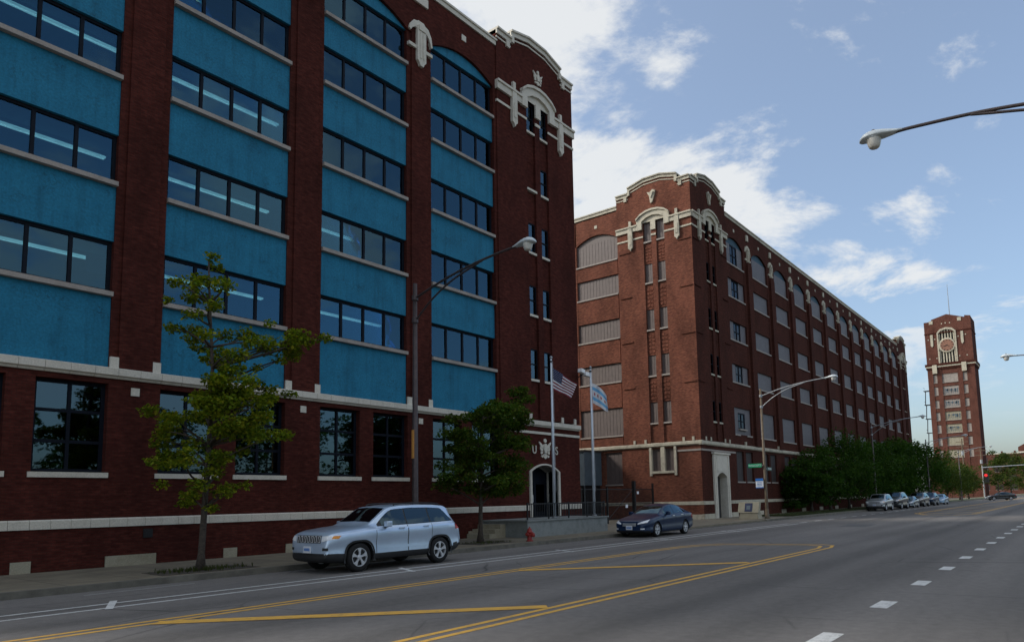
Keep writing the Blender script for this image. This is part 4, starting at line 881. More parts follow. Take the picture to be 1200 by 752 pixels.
MB().tube([(33.05, FY-.05, 8.75), (33.05, FY-.45, 8.95)], .03, 6).build('bracket', 'metal_black', fl)
for q, an in ((-.28, .15), (.28, -.2)):
    m = MB(lambda a, b, c: (33.05+q+a*math.cos(an)-b*math.sin(an), FY-.5+a*math.sin(an)+b*math.cos(an), 8.98-q*.22+c)); m.prism([(-.24, -.1), (.24, -.14), (.24, .1), (-.2, .12)], -.13, .13); bevel(m.build('lamp_housing', 'white_paint', fl), .02)
# ------------------------------------------------------------------ gate and fence across the yard
gt = thing('yard_gate', (42, 26, .13), 'black iron yard gate with open frames between the two factories', 'gate')
for x, w, h in ((44.6, .11, 3.05), (47.4, .06, 2.9), (41.0, .05, 2.6), (38.2, .07, 2.7), (34.0, .07, 2.6)): MB().box(x-w, x+w, 26-w, 26+w, .13, h).build('post', 'metal_black', gt)
for x0, x1 in ((44.8, 47.3), (41.1, 44.4), (38.3, 40.9), (34.1, 38.1)):
    MB().box(x0, x1, 25.97, 26.03, 2.42, 2.48).box(x0, x1, 25.97, 26.03, .35, .41).box(x0, x1, 25.975, 26.025, 1.4, 1.44).build('rail', 'metal_black', gt)
    n = int((x1-x0)/.16)
    bm_ = MB().box(-.009, .009, -.009, .009, 0, 2.05).mesh('bar', 'metal_black')
    for i in range(n): inst(bm_, 'bar', gt, (x0+(i+.5)*(x1-x0)/n, 26, .4))
MB().tube([(41.1, 26, .42), (44.4, 26, 2.42)], .02, 6).build('brace', 'metal_black', gt)
MB().box(43.3, 43.6, 25.93, 25.965, 1.15, 1.38).build('notice', 'paper', gt)
MB().box(44.95, 45.2, 25.93, 25.965, 2.1, 2.3).build('notice', 'paper', gt)
ym = thing('meter_box', (33.9, FY+2.2, 1.3), 'small white meter box in the yard entrance', 'box')
MB().box(34.6, 35.1, 25.7, 25.9, 1.25, 1.55).build('case', 'white_paint', ym); MB().box(34.55, 35.15, 25.66, 25.92, 1.55, 1.59).build('lid', 'pole_grey', ym); MB().box(34.8, 34.9, 25.75, 25.85, .13, 1.25).build('post', 'metal_black', ym)
# ------------------------------------------------------------------ signals and poles far down the road
sgn_ = thing('traffic_signal', (186, 18.2, 0), 'traffic signal with a red lamp and long mast arm at the far crossing', 'traffic signal')
MB().tube([(186, 18.2, 0), (186, 18.2, 7.4)], [.14, .1], 8).build('pole', 'pole_grey', sgn_); MB().tube([(186, 18.2, 7.0), (186, 9.0, 7.3)], [.12, .08], 8).build('mast_arm', 'pole_grey', sgn_)
for y_, z_ in ((17.6, 3.6),):
    h_ = MB().box(185.6, 185.95, y_-.5, y_+.5, z_, z_+2.1).build('signal_head', 'metal_black', sgn_)
    MB().lathe([(.01, 0), (.34, 0), (.34, .06)], 14, (185.54, y_, z_+1.65), 'x').build('red_lamp', 'signal_red', h_)
up = 'wooden utility poles by the clock tower'
for i, (X, Y_, h) in enumerate(((205, 24.0, 15), (214, 21.0, 13))):
    o = thing('utility_pole', (X, Y_, 0), ['tall wooden utility pole in front of the clock tower', 'shorter wooden utility pole beside the clock tower corner'][i], 'utility pole', up)
    MB().tube([(X, Y_, 0), (X, Y_, h)], [.2, .13], 8).build('pole', 'pole_brown', o)
    for z in (h-.8, h-2): MB().box(X-.08, X+.08, Y_-1.3, Y_+1.3, z-.08, z+.08).build('crossarm', 'pole_brown', o)
    MB().lathe([(.3, h-4.2), (.3, h-3.2)], 10, (X-.35, Y_, 0)).build('transformer', 'pole_grey', o)
# ------------------------------------------------------------------ trees
def limb(m, p, q, r0, r1, rn, bend=.12):
    p, q = Vector(p), Vector(q); L = (q-p).length; pts = []
    off = Vector((rn.uniform(-1, 1), rn.uniform(-1, 1), rn.uniform(-.3, 1)))*L*bend
    for i in range(6):
        t = i/5; pts.append(p.lerp(q, t)+off*math.sin(PI*t))
    m.tube(pts, [r0+(r1-r0)*i/5 for i in range(6)], 6); return pts
def leaf_cloud(clumps, n, size, rn, droop=.25):
    """clumps: (x, y, z, r, weight); small folded leaves scattered through each clump"""
    vs = []; fs = []; tot = sum(c[4] for c in clumps)
    for (cx, cy, cz, r, w) in clumps:
        k = max(3, int(n*w/tot))
        for _ in range(k):
            d = Vector((rn.gauss(0, 1), rn.gauss(0, 1), rn.gauss(0, 1))).normalized()*(rn.random()**.42)*r
            p = Vector((cx, cy, cz))+Vector((d.x*1.1, d.y*1.1, d.z*.6))
            s = size*rn.uniform(.6, 1.25); a = rn.uniform(0, 2*PI); tilt = rn.gauss(-droop, .55)
            u = Vector((math.cos(a)*math.cos(tilt), math.sin(a)*math.cos(tilt), math.sin(tilt)))
            v = u.cross(Vector((rn.gauss(0, .45), rn.gauss(0, .45), 1))).normalized(); w_ = u.cross(v)
            b = len(vs)
            vs += [tuple(p), tuple(p+u*s*.5+v*s*.42+w_*s*.08), tuple(p+u*s), tuple(p+u*s*.5-v*s*.42+w_*s*.08)]
            fs += [(b, b+1, b+2), (b, b+2, b+3)]
    m = MB(); m.v = vs; m.f = fs; m.m = [0]*len(fs); return m
def tree(loc, label, clumps, trunk, n, size, mat, group, seed, trunk_r=.13, name='tree', nl=None):
    rn = random.Random(seed); o = thing(name, loc, label, 'tree', group)
    x, y, z = loc; m = MB(); top = Vector(trunk[-1])
    m.tube(trunk, [trunk_r*1.5]+[trunk_r*(1-.8*i/(len(trunk)-1)) for i in range(1, len(trunk))], 9)
    cl = sorted(clumps, key=lambda c: -c[3])[:(nl or 26)]
    for c in cl:
        C = Vector(c[:3]); best = None
        for i in range(len(trunk)-1):
            for t in (0, .33, .66):
                q = Vector(trunk[i]).lerp(Vector(trunk[i+1]), t)
                if q.z < C.z-.1*((q-C).length) and q.z > z+1.2:
                    sc = (q-C).length+abs((C.z-q.z)-.5*(C.xy-q.xy).length)
                    if best is None or sc < best[0]: best = (sc, q)
        if best: limb(m, best[1], C, trunk_r*.36, .012, rn)
    m.build('trunk', 'bark', o, True)
    leaf_cloud(clumps, n, size, rn).build('crown', mat, o, recalc=False); return o
def px_clumps(lst, y0, spread, rn, k):
    out = []
    for X, Zz, r in lst: out.append((X, y0+rn.uniform(-1, 1)*spread, Zz, r, r**2.2*k)); 
    return out
# young maple by the left end of the front: clump centres measured off the photo (X, Z, radius) in metres
T1 = [(9.61,8.73,0.18),(9.83,8.54,0.19),(9.62,8.33,0.21),(9.48,7.99,0.24),(9.97,8.14,0.19),(8.78,7.88,0.21),(8.9,7.67,0.21),(8.49,7.29,0.14),(9.32,7.59,0.3),(9.98,7.67,0.25),(9.61,7.77,0.27),(8.99,6.92,0.24),(9.33,7.16,0.24),(8.94,6.7,0.23),(9.35,6.69,0.24),(9.12,6.35,0.21),(9.65,6.56,0.27),(9.78,6.28,0.21),(10.27,6.67,0.25),(10.78,6.76,0.28),(10.53,6.4,0.28),(11.06,6.49,0.32),(11.47,6.43,0.32),(11.9,6.62,0.33),(12.18,6.94,0.33),(12.48,6.79,0.27),(13.02,6.95,0.21),(11.39,7.19,0.16),(11.76,6.14,0.2),(12.49,6.38,0.2),(12.19,6.47,0.3),(9.79,5.91,0.24),(10.04,5.71,0.24),(10.3,5.5,0.21),(9.93,5.39,0.18),(10.94,5.77,0.16),(11.36,5.44,0.22),(11.78,5.3,0.23),(12.36,5.23,0.2),(10.83,5.12,0.25),(10.44,4.96,0.25),(9.82,4.89,0.24),(9.47,4.74,0.26),(8.95,4.57,0.23),(8.3,4.39,0.17),(11.23,4.98,0.22),(8.27,4.31,0.19),(8.65,4.15,0.26),(9.04,3.98,0.27),(8.79,3.83,0.23),(9.29,4.33,0.34),(9.62,4.64,0.41),(9.98,4.32,0.35),(10.26,4.56,0.28),(10.48,4.86,0.25),(11.48,4.97,0.22),(9.86,3.83,0.34),(9.52,3.54,0.34),(10.28,3.86,0.31),(10.88,3.89,0.29),(11.34,3.85,0.29),(11.91,3.88,0.26),(11.18,4.06,0.29),(12.24,3.94,0.15),(8.07,2.96,0.16),(8.5,2.9,0.19),(8.82,2.98,0.26),(8.74,3.24,0.2),(9.2,3.12,0.27),(9.67,3.14,0.3),(10.16,3.22,0.28),(10.59,3.35,0.21),(9.55,2.73,0.27),(8.71,2.42,0.16),(9.16,2.39,0.26),(9.37,2.13,0.26),(9.77,2.19,0.24),(10.18,2.33,0.24),(10.62,2.4,0.17),(9.64,1.79,0.17),(9.57,1.93,0.2)]
rn = random.Random(11)
cl = []
for X, Zz, r in T1:
    ext = abs(X-9.62)
    cl.append((X, 18.9+rn.uniform(-1, 1)*(.9 if ext < 1 else .5), Zz, r*1.12, r**2))
for _ in range(26):                                   # the side of the crown turned to the road and to the wall
    a = rn.choice((-1, 1)); q = rn.uniform(.7, 1.5); cl.append((9.7+rn.uniform(-.6, .9), 18.9+a*q, rn.uniform(3.0, 6.4), .34, .1))
tree((9.58, 18.9, .15), 'young maple with an open yellowish green crown in a pavement pit', cl, [(9.58, 18.9, .1), (9.60, 18.9, .6), (9.68, 18.92, 2.4), (9.72, 18.88, 4.0), (9.75, 18.9, 5.6), (9.62, 18.9, 7.4), (9.55, 18.9, 8.6)], 19000, .105, 'leaf_maple', None, 4, .10, nl=90)
tag(MB().slab([(8.3, 18.2), (10.9, 18.2), (11.0, 19.5), (8.4, 19.6)], .12, .158).build('tree_pit', 'soil'), kind='structure')
# denser tree beside the steps
rn = random.Random(8); cl = []
out2 = [(20.73,5.85),(21.41,5.72),(22.4,5.92),(23.0,6.42),(24.42,6.83),(24.4,6.26),(23.91,5.71),(24.21,5.23),(23.88,4.7),(24.27,4.47),(23.87,4.1),(24.25,3.82),(24.08,3.31),(23.68,2.91),(24.14,2.61),(23.2,2.03),(22.04,1.94),(21.34,1.72),(20.03,1.92),(19.24,2.27),(19.55,3.02),(20.05,3.75),(19.94,4.64),(20.45,4.76)]
def inside(p, poly):
    c = False; n = len(poly); x, z = p
    for i in range(n):
        (x1, z1), (x2, z2) = poly[i], poly[i-1]
        if (z1 > z) != (z2 > z) and x < (x2-x1)*(z-z1)/(z2-z1)+x1: c = not c
    return c
while len(cl) < 120:
    X = rn.uniform(18.8, 24.8); Zz = rn.uniform(1.7, 7.1)
    if not inside((X, Zz), out2): continue
    r = rn.uniform(.25, .5); hw = 1.75*math.sqrt(max(.05, 1-((Zz-4.1)/3.0)**2))
    cl.append((X, 19.6+rn.uniform(-1, 1)*hw*max(.25, 1-abs(X-21.6)/3.0), Zz, r, r*r))
tree((21.3, 19.6, .15), 'dense dark green tree beside the terrace steps', cl, [(21.3, 19.6, .1), (21.32, 19.6, .6), (21.36, 19.6, 2.2), (21.45, 19.6, 4.0), (21.6, 19.6, 5.8)], 20000, .13, 'leaf_dense', None, 5, .12, nl=40)
tag(MB().slab([(20.2, 18.6), (22.3, 18.6), (22.3, 20.0), (20.2, 20.0)], .12, .157).build('tree_pit', 'soil'), kind='structure')
def round_crown(x, y, z0, z1, rx, ry, n, rn, lump=.22):
    cl = []
    while len(cl) < n:
        d = Vector((rn.uniform(-1, 1), rn.uniform(-1, 1), rn.uniform(-1, 1)))
        if d.length > 1 or d.length < .25: continue
        r = rn.uniform(.6, 1.3)*lump*rx*1.25; cl.append((x+d.x*rx, y+d.y*ry, (z0+z1)/2+d.z*(z1-z0)/2, r, r*r))
    return cl
GT = 'trees along the grass strip'
rows = [(68.0, 20.6, 5.2, 2.7, 1.1), (73.5, 20.4, 6.6, 3.9, 1.2), (80.5, 20.4, 8.3, 5.2, 1.4), (91, 20.3, 8.2, 5.4, 1.3), (103, 20.5, 9.0, 5.8, 1.2), (116, 20.6, 9.6, 6.0, 1.4), (131, 20.6, 9.2, 6.2, 1.6), (147, 20.2, 8.6, 6.0, 1.5), (163, 20.2, 7.8, 5.8, 1.2), (178, 20.4, 6.8, 5.0, 1.2)]
lab = ['smallest dark tree at the near end of the grass strip', 'second dark tree along the grass strip, with low branches', 'broad dark tree beside the parked silver car', 'dark tree behind the parked black four-wheel drive', 'tall dark tree behind the parked bronze car', 'tall tree rising against the end of the red warehouse', 'tree in the gap between warehouse and clock tower', 'tree at the foot of the clock tower', 'bushy tree under the clock tower corner', 'last bushy tree before the far crossing']
for i, (X, Y_, h, rx, z0) in enumerate(rows):
    rn = random.Random(40+i)
    cl = round_crown(X, Y_+.4, z0, h, rx, 3.0, 60, rn, .21)
    if i < 5: cl += [(X+rn.uniform(-rx, rx)*.8, Y_+rn.uniform(-2, 2), rn.uniform(z0-.2, z0+1.2), .7, .5) for _ in range(8)]
    tr = [(X, Y_, .1), (X+.05, Y_, .7), (X+rn.uniform(-.2, .2), Y_, h*.35), (X+rn.uniform(-.3, .3), Y_+.2, h*.8)]
    tree((X, Y_, .14), lab[i], cl, tr, 8500 if i < 6 else 5500, .24 if i < 4 else .34, 'leaf_street' if i < 7 else 'leaf_far', GT, 60+i, .16, nl=16)
for i, (X, Y_, h, rx) in enumerate(((232, 17.8, 12.5, 4.6), (262, 17.0, 13.5, 6.0), (300, 15.5, 14.5, 7.0), (345, 12.6, 13, 7.5))):
    rn = random.Random(80+i); cl = round_crown(X, Y_+1.5, 2.2, h, rx, rx, 40, rn, .22)
    tree((X, Y_+1.5, 0), ['leafy tree just past the far signal', 'larger leafy tree behind the far signal', 'tall leafy tree in front of the distant factory', 'most distant leafy tree at the end of the road'][i], cl, [(X, Y_+1.5, 0), (X, Y_+1.5, 2), (X, Y_+1.5, h*.75)], 3000, .5, 'leaf_far', 'trees at the far end of the road', 90+i, .25, nl=12)
# trees on the near side, behind the viewer: the ground storey glass mirrors them
pk_lab = ['park tree across the road facing the flagless end of the maroon factory', 'park tree across the road facing the young maple', 'park tree across the road facing the silver car', 'park tree across the road facing the dense dark tree', 'park tree across the road facing the flagpoles', 'park tree across the road facing the yard gate']
for i, X in enumerate((-12, 0, 12, 24, 36, 48)):
    rn = random.Random(120+i); h = rn.uniform(10, 13); cl = round_crown(X, -13.5, 2.4, h, 5.4, 4.4, 60, rn, .24)
    tree((X, -13.5, 0), pk_lab[i], cl, [(X, -13.5, 0), (X, -13.5, 3), (X, -13.5, 9)], 4500, .42, 'leaf_street', 'park trees across the road', 130+i, .2, nl=14)
# grass tufts on the strip and round the tree pit
rn = random.Random(2); vs = []; fs = []
def tuft(x, y, z, h):
    for _ in range(5):
        a = rn.uniform(0, 2*PI); b = len(vs); w = .012*h/.15; t = rn.uniform(.1, .5)*h
        vs.extend([(x-w, y, z), (x+w, y, z), (x+math.cos(a)*t, y+math.sin(a)*t, z+h)]); fs.append((b, b+1, b+2))
for _ in range(5200): tuft(55.6+rn.random()**1.6*60, rn.uniform(KY+.55, FY-1.75), .14, rn.uniform(.08, .2))
for _ in range(220):
    x = rn.gauss(9.5, .7); y = rn.gauss(18.8, .3); 
    if 8.4 < x < 10.9 and 18.25 < y < 19.45: tuft(x, y, .155, rn.uniform(.05, .14))
for _ in range(160): tuft(rn.uniform(20.3, 22.2), rn.uniform(18.7, 19.9), .155, rn.uniform(.04, .1))
m = MB(); m.v = vs; m.f = fs; m.m = [0]*len(fs)
tag(m.build('grass', 'leaf_grass', recalc=False), 'short green grass on the strip and round the tree pits', 'grass', kind='stuff')
# ------------------------------------------------------------------ vehicles
def arch_r(R_, a, p): return R_/((abs(math.cos(a))**p+abs(math.sin(a))**p)**(1/p))
class Car:
    """body lofted from cross sections; x runs from the nose (0) to the tail (L), z up"""
    def __init__(s, L, top, sh, w, zb, wr, g, K=1.0):
        s.L, s.top, s.sh, s.w, s.zb, s.wr, s.g = L, top, sh, w, zb, wr, g; s.c = {}
    def sec(s, x):
        x = min(max(x, 0), s.L); k = round(x, 4)
        if k in s.c: return s.c[k]
        T, S, W, B, Wr, g = (lerp(t, x) for t in (s.top, s.sh, s.w, s.zb, s.wr, s.g))
        S = min(S, T-.02); h = T-S
        H = S-B; P = [(0, B-.03), (W*.6, B-.015), (W-.10, B+.01), (W-.035, B+min(.07, .1*H)), (W-.010, B+min(.18, .25*H)), (W-.028, B+.5*H), (W, S-min(.17, .3*H)), (W-.020, S-min(.04, .1*H)), (W-.06, S)]
        hood = [(W-.10, S+.35*h), (W-.22, S+.72*h), (W-.40, S+.90*h), (W*.28, T-.004), (0, T)]
        rr = min(.10, h*.35)
        gh = [(Wr+(W-.06-Wr)*.45, S+.52*(h-rr)), (Wr+.005, T-rr), (Wr-.05, T-rr*.35), (Wr*.55, T-.012), (0, T)]
        Q = [(a[0]*(1-g)+b[0]*g, a[1]*(1-g)+b[1]*g) for a, b in zip(hood, gh)]
        s.c[k] = P+Q; return s.c[k]
    def ring(s, x, sub=3):
        P = s.sec(x); out = []
        for i in range(len(P)-1):
            a, b, c, d = [Vector(P[j]) for j in (max(i-1, 0), i, i+1, min(i+2, len(P)-1))]
            for k in range(sub):
                t = k/sub; q = .5*((2*b)+(c-a)*t+(2*a-5*b+4*c-d)*t*t+(3*b-a-3*c+d)*t**3); out.append((q.x, q.y))
        return out+[P[-1]]
    def y_at(s, x, z):                                # half width of the flank at height z
        Rg = s.ring(x); k = len(Rg)//9
        for (y0, z0), (y1, z1) in zip(Rg[k:-1], Rg[k+1:]):
            if z0 <= z <= z1 and z1 > z0: return y0+(y1-y0)*(z-z0)/(z1-z0)
        return Rg[-1][0] if z > Rg[-1][1] else max(q[0] for q in Rg)
    def z_at(s, x, y):                                # height of the upper surface at y
        Rg = s.ring(x)[::-1]; y = abs(y)
        for (y0, z0), (y1, z1) in zip(Rg[:-1], Rg[1:]):
            if y0 <= y <= y1 and y1 > y0: return z0+(z1-z0)*(y-y0)/(y1-y0)
        return Rg[0][1]
    def x_front(s, y, z, rear=False):                 # where the nose (or tail) meets (y, z)
        lo, hi = (0, 1.2)
        f = (lambda q: s.L-q) if rear else (lambda q: q)
        ok = lambda q: s.sec(f(q))[0][1] <= z <= s.sec(f(q))[-1][1] and s.y_at(f(q), z) >= abs(y)
        if ok(0): return f(0)
        for _ in range(22):
            m = (lo+hi)/2
            if ok(m): hi = m
            else: lo = m
        return f(hi)
    def body(s, wheels, R_, mats, blackz, sq=2):
        xs = sorted(set([s.L*i/70 for i in range(71)]+[.01, .03, .06, .1, .15, .22]+[s.L-q for q in (.01, .03, .06, .1, .16)]))
        m = MB(); n = None; vs = []; fs = []
        for x in xs:
            r = s.ring(x); full = [(y, z) for y, z in r]+[(-y, z) for y, z in r[-2:0:-1]]; n = len(full)
            vs += [(x, y, z) for y, z in full]
        for i in range(len(xs)-1):
            for k in range(n): fs.append((i*n+k, i*n+(k+1) % n, (i+1)*n+(k+1) % n, (i+1)*n+k))
        h = n//2; e = (len(xs)-1)*n                    # nose and tail closed in level strips
        for k in range(h):
            a, b, c_, d = k, k+1, (n-k-1) % n, (n-k) % n
            if k == 0: fs += [(0, 1, n-1), (e, e+n-1, e+1)]
            elif k == h-1: fs += [(k, k+1, d), (e+k, e+d, e+k+1)]
            else: fs += [(a, b, c_, d), (e+a, e+d, e+c_, e+b)]
        m.add(vs, fs); me = m.mesh('body', mats, True)
        ct = MB()
        for x in wheels:
            for sd in (-1, 1):
                yo = 1.3*sd; yi = .52*sd; lo, hi = sorted((yo, yi)); ct.prism([(x+arch_r(R_, 2*PI*q/40, sq)*math.cos(2*PI*q/40), R_*.8+arch_r(R_, 2*PI*q/40, sq)*math.sin(2*PI*q/40)) for q in range(40)], lo, hi)
        cm = ct.mesh('cutter', 'plastic_black'); a = bpy.data.objects.new('a', me); b = bpy.data.objects.new('b', cm)
        COL.objects.link(a); COL.objects.link(b); md = a.modifiers.new('b', 'BOOLEAN'); md.object = b; md.operation = 'DIFFERENCE'; md.solver = 'EXACT'
        dg = bpy.context.evaluated_depsgraph_get(); out = bpy.data.meshes.new_from_object(a.evaluated_get(dg)); bpy.data.objects.remove(a); bpy.data.objects.remove(b)
        out.materials.clear()
        for q in mats: out.materials.append(MAT[q])
        ny = []
        for p in out.polygons:
            c = p.center; inner = any(math.hypot(c.x-x, c.z-R_*.8) < 1.015*arch_r(R_, math.atan2(c.z-R_*.8, c.x-x), sq) for x in wheels) and abs(c.y) > .5
            p.material_index = 1 if (c.z < blackz(c.x) or inner) else 0; p.use_smooth = not inner and p.area < .4
        return out
    def flank(s, x0, x1, lo, hi, off=.006, nu=10, nv=4, sd=1):
        def fn(u, v):
            x = x0+(x1-x0)*u; a = lo(x) if callable(lo) else lo; b = hi(x) if callable(hi) else hi; z = a+(b-a)*v
            return (x, sd*(s.y_at(x, z)+off), z)
        return MB().grid(fn, nu, nv)
    def deck(s, x0, x1, hw, off=.006, nu=8, nv=10):
        def fn(u, v):
            x = x0+(x1-x0)*u; h = hw(x) if callable(hw) else hw; y = h*(2*v-1); return (x, y, s.z_at(x, y)+off)
        return MB().grid(fn, nu, nv)
    def nosep(s, y0, y1, lo, hi, off=.008, nu=6, nv=3, rear=False):
        def fn(u, v):
            y = y0+(y1-y0)*u; a = lo(y) if callable(lo) else lo; b = hi(y) if callable(hi) else hi; z = a+(b-a)*v
            return (s.x_front(y, z, rear)+(off if rear else -off), y, z)
        return MB().grid(fn, nu, nv)
def wheel_meshes(r, rim, w, kind):
    k = ('wheel', r, rim, kind)
    if k in CACHE: return CACHE[k]
    ty = MB().lathe([(rim*.96, -w/2+.02), (r-.05, -w/2), (r-.015, -w/2+.025), (r, -w/2+.06), (r, w/2-.06), (r-.015, w/2-.025), (r-.05, w/2), (rim*.96, w/2-.02)], 36, (0, 0, 0), 'y', cap=False).mesh('tyre', 'rubber', True)
    m = MB().lathe([(rim, -w/2+.012), (rim*.93, -w/2+.012), (rim*.90, -w/2+.06), (rim*.90, w/2-.03), (rim, w/2-.03)], 32, (0, 0, 0), 'y', cap=False)
    for q in range(5):
        a = 2*PI*q/5+PI/2
        if kind == 'split':
            for e in (-.19, .19):
                p = [(.10*rim, a-.5), (.94*rim, a+e-.09), (.94*rim, a+e+.09), (.10*rim, a+.5)]
                m.prism([(rr*math.cos(t), rr*math.sin(t)) for rr, t in p], -w/2+.015, -w/2+.05)
        else:
            p = [(.2*rim, a-.5), (.55*rim, a-.2), (.94*rim, a-.26), (.94*rim, a+.26), (.55*rim, a+.2), (.2*rim, a+.5)]
            m.prism([(rr*math.cos(t), rr*math.sin(t)) for rr, t in p], -w/2+.012, -w/2+.05)
    m.lathe([(.02, -w/2+.0), (rim*.2, -w/2+.004), (rim*.26, -w/2+.02), (rim*.26, -w/2+.06)], 16, (0, 0, 0), 'y')
    ri = m.mesh('rim', 'alloy'); bk = MB().lathe([(.02, -w/2+.07), (rim*.92, -w/2+.07), (rim*.92, -w/2+.09)], 20, (0, 0, 0), 'y').mesh('brake_disc', 'plastic_black')
    CACHE[k] = (ty, ri, bk); return CACHE[k]
def car(kind, paint_, loc, label, group, rz=0, sc=1.0, detail=True, trim=None, wheelkind='five', plate_=True):
    V = VEH[kind]; o = thing('parked_car' if kind != 'truck' else 'parked_truck', loc, label, 'car' if kind != 'truck' else 'truck', group, rz); o.scale = (sc,)*3
    WP[o] = Vector()                                  # parts are built in the vehicle's own frame
    def part(mb, name, mat, par=None, smooth=True, recalc=False): 
        WP.setdefault(par, Vector()) if par else None
        return inst(mb.mesh(name, mat, smooth, (0, 0, 0), recalc), name, par or o, (0, 0, 0))
    key = ('carbody', kind, paint_)
    if key not in CACHE: CACHE[key] = V['c'].body(V['wheels'], V['arch'], [paint_, 'plastic_black'], V['blackz'], V.get('sq', 2))
    C = V['c']; body = inst(CACHE[key], 'body', o, (0, 0, 0)); r = V['r']
    for x in V['wheels']:
        for sd in (-1, 1):
            y = sd*(lerp(C.w, x)-.135); wh = inst(wheel_meshes(r, V['rim'], .235, wheelkind)[0], 'wheel', o, (x, y, r)); wh.rotation_euler = (0, 0, 0 if sd < 0 else PI)
            for nm, me in zip(('rim', 'brake_disc'), wheel_meshes(r, V['rim'], .235, wheelkind)[1:]):
                c = bpy.data.objects.new(nm, me); COL.objects.link(c); c.parent = wh
            if detail and V.get('trim'):
                m = MB()
                def fn(u, v, x=x, sd=sd):
                    a = PI*(-.06+1.12*u); rr = arch_r(V['arch'], a, V.get('sq', 2))*(1.0+.12*v); xx = x-rr*math.cos(a); z = V['arch']*.8+rr*math.sin(a); return (xx, sd*(C.y_at(xx, z)+.014), z)
                m.grid(fn, 22, 2); part(m, 'arch_trim', 'plastic_black')
    part(C.deck(*V['ws']), 'windscreen', 'glass_car'); part(C.deck(*V['rs']), 'rear_window', 'glass_car')
    for sd in (-1, 1):
        for x0, x1, lo, hi in V['side']: part(C.flank(x0, x1, lo, hi, .007, 10, 4, sd), 'side_window', 'glass_car')
        if 'band' in V: part(C.flank(V['band'][0], V['band'][1], lambda x: beltS(x)-.012, lambda x: headS(x)+.012, .004, 24, 4, sd), 'pillar_trim', 'plastic_black')
        if trim or detail:
            for x0, x1, lo, hi in V['doors']:
                d = part(C.flank(x0, x1, lo, hi, .004, 12, 8, sd), 'door', paint_)
                for xx in (x0, x1): part(C.flank(xx-.007, xx+.007, lo, hi, .0055, 1, 8, sd), 'seam', 'plastic_black', d)
                hx = x1-.24; hz = (hi(hx) if callable(hi) else hi)-.07
                yv = C.y_at(hx, hz); hb = MB().box(hx-.1, hx+.1, sd*yv-.035, sd*yv+.035, hz-.018, hz+.018); hb = part(hb, 'handle', V.get('handle', paint_), d, False, True)
        hl = part(C.nosep(sd*V['hl'][0], sd*V['hl'][1], V['hl'][2], V['hl'][3], .012, 10, 4), 'headlight', 'lamp_lens')
        if 'amber' in V: part(C.nosep(sd*V['amber'][0], sd*V['amber'][1], V['amber'][2], V['amber'][3], .016, 4, 2), 'indicator', 'amber', hl)
        if 'hlin' in V:
            for yy, zz_, rr in V['hlin']: part(MB().lathe([(.0, -.01), (rr, -.01), (rr*1.1, .02)], 14, (C.x_front(sd*yy, zz_)-.012, sd*yy, zz_), 'x'), 'reflector', 'chrome', hl)
        part(C.nosep(sd*V['fog'][0], sd*V['fog'][1], V['fog'][2], V['fog'][3], .01, 4, 2), 'fog_lamp', V.get('fogm', 'plastic_black'))
        part(C.flank(*V['tl'], .010, 4, 4, sd), 'tail_light', 'red_lens')
        mxp, mz = V['mirror']; my = C.y_at(mxp, mz-.1)
        yc_ = sd*(my+.13); mm = MB().slab([(mxp-.10, yc_-.07), (mxp-.04, yc_-.105), (mxp+.07, yc_-.105), (mxp+.07, yc_+.105), (mxp-.04, yc_+.105), (mxp-.10, yc_+.07)], mz-.075, mz+.08)
        mo_ = part(mm, 'mirror', paint_, None, False, True); bevel(mo_, .03, 3)
        part(MB().box(mxp-.03, mxp+.05, min(sd*(my-.03), sd*(my+.08)), max(sd*(my-.03), sd*(my+.08)), mz-.09, mz-.04), 'mirror_arm', 'plastic_black', mo_, False, True)
        if detail and 'rail' in V:
            x0, x1, y_ = V['rail']; part(MB().tube(smooth_path([(x0, sd*y_, C.z_at(x0, y_)-.01), (x0+.12, sd*y_, C.z_at(x0+.12, y_)+.045), ((x0+x1)/2, sd*y_, C.z_at((x0+x1)/2, y_)+.05), (x1-.12, sd*y_, C.z_at(x1-.12, y_)+.045), (x1, sd*y_, C.z_at(x1, y_)-.01)], 4), .018, 6), 'roof_rail', 'plastic_black')
        if detail and 'sillx' in V:
            x0, x1, z0, z1, mt = V['sillx']; part(C.flank(x0, x1, z0, z1, .014, 10, 3, sd), 'side_moulding', mt if mt else paint_)
    gy, g0, g1 = V['grille']; gp = part(C.nosep(-gy, gy, g0, g1, .008, 14, 3), 'grille', 'plastic_black')
    if V.get('slots'):
        for i in range(V['slots']):
            y = -gy+.06+(2*gy-.12)*i/(V['slots']-1); bw = .052
            part(C.nosep(y-bw, y+bw, g0+.015, g1-.012, .018, 2, 3), 'grille_slot', 'chrome', gp); part(C.nosep(y-bw*.5, y+bw*.5, g0+.03, g1-.03, .022, 2, 2), 'slot_opening', 'plastic_black', gp)
    elif V.get('bars'):
        for i in range(V['bars']):
            z = g0+(g1-g0)*(i+.5)/V['bars']; part(C.nosep(-gy*.95, gy*.95, z-.012, z+.012, .016, 10, 1), 'grille_bar', 'chrome', gp)
    pz = V['plz']; xf = C.x_front(0, pz); part(MB().box(xf-.04, xf-.012, -.155, .155, pz-.085, pz+.085), 'number_plate', 'plate', None, False, True)
    pb = MB()
    for q in range(5): pb.box(xf-.045, xf-.041, -.12+q*.052, -.085+q*.052, pz-.035, pz+.04)
    part(pb, 'plate_characters', 'sign_blue', None, False, True)
    return o
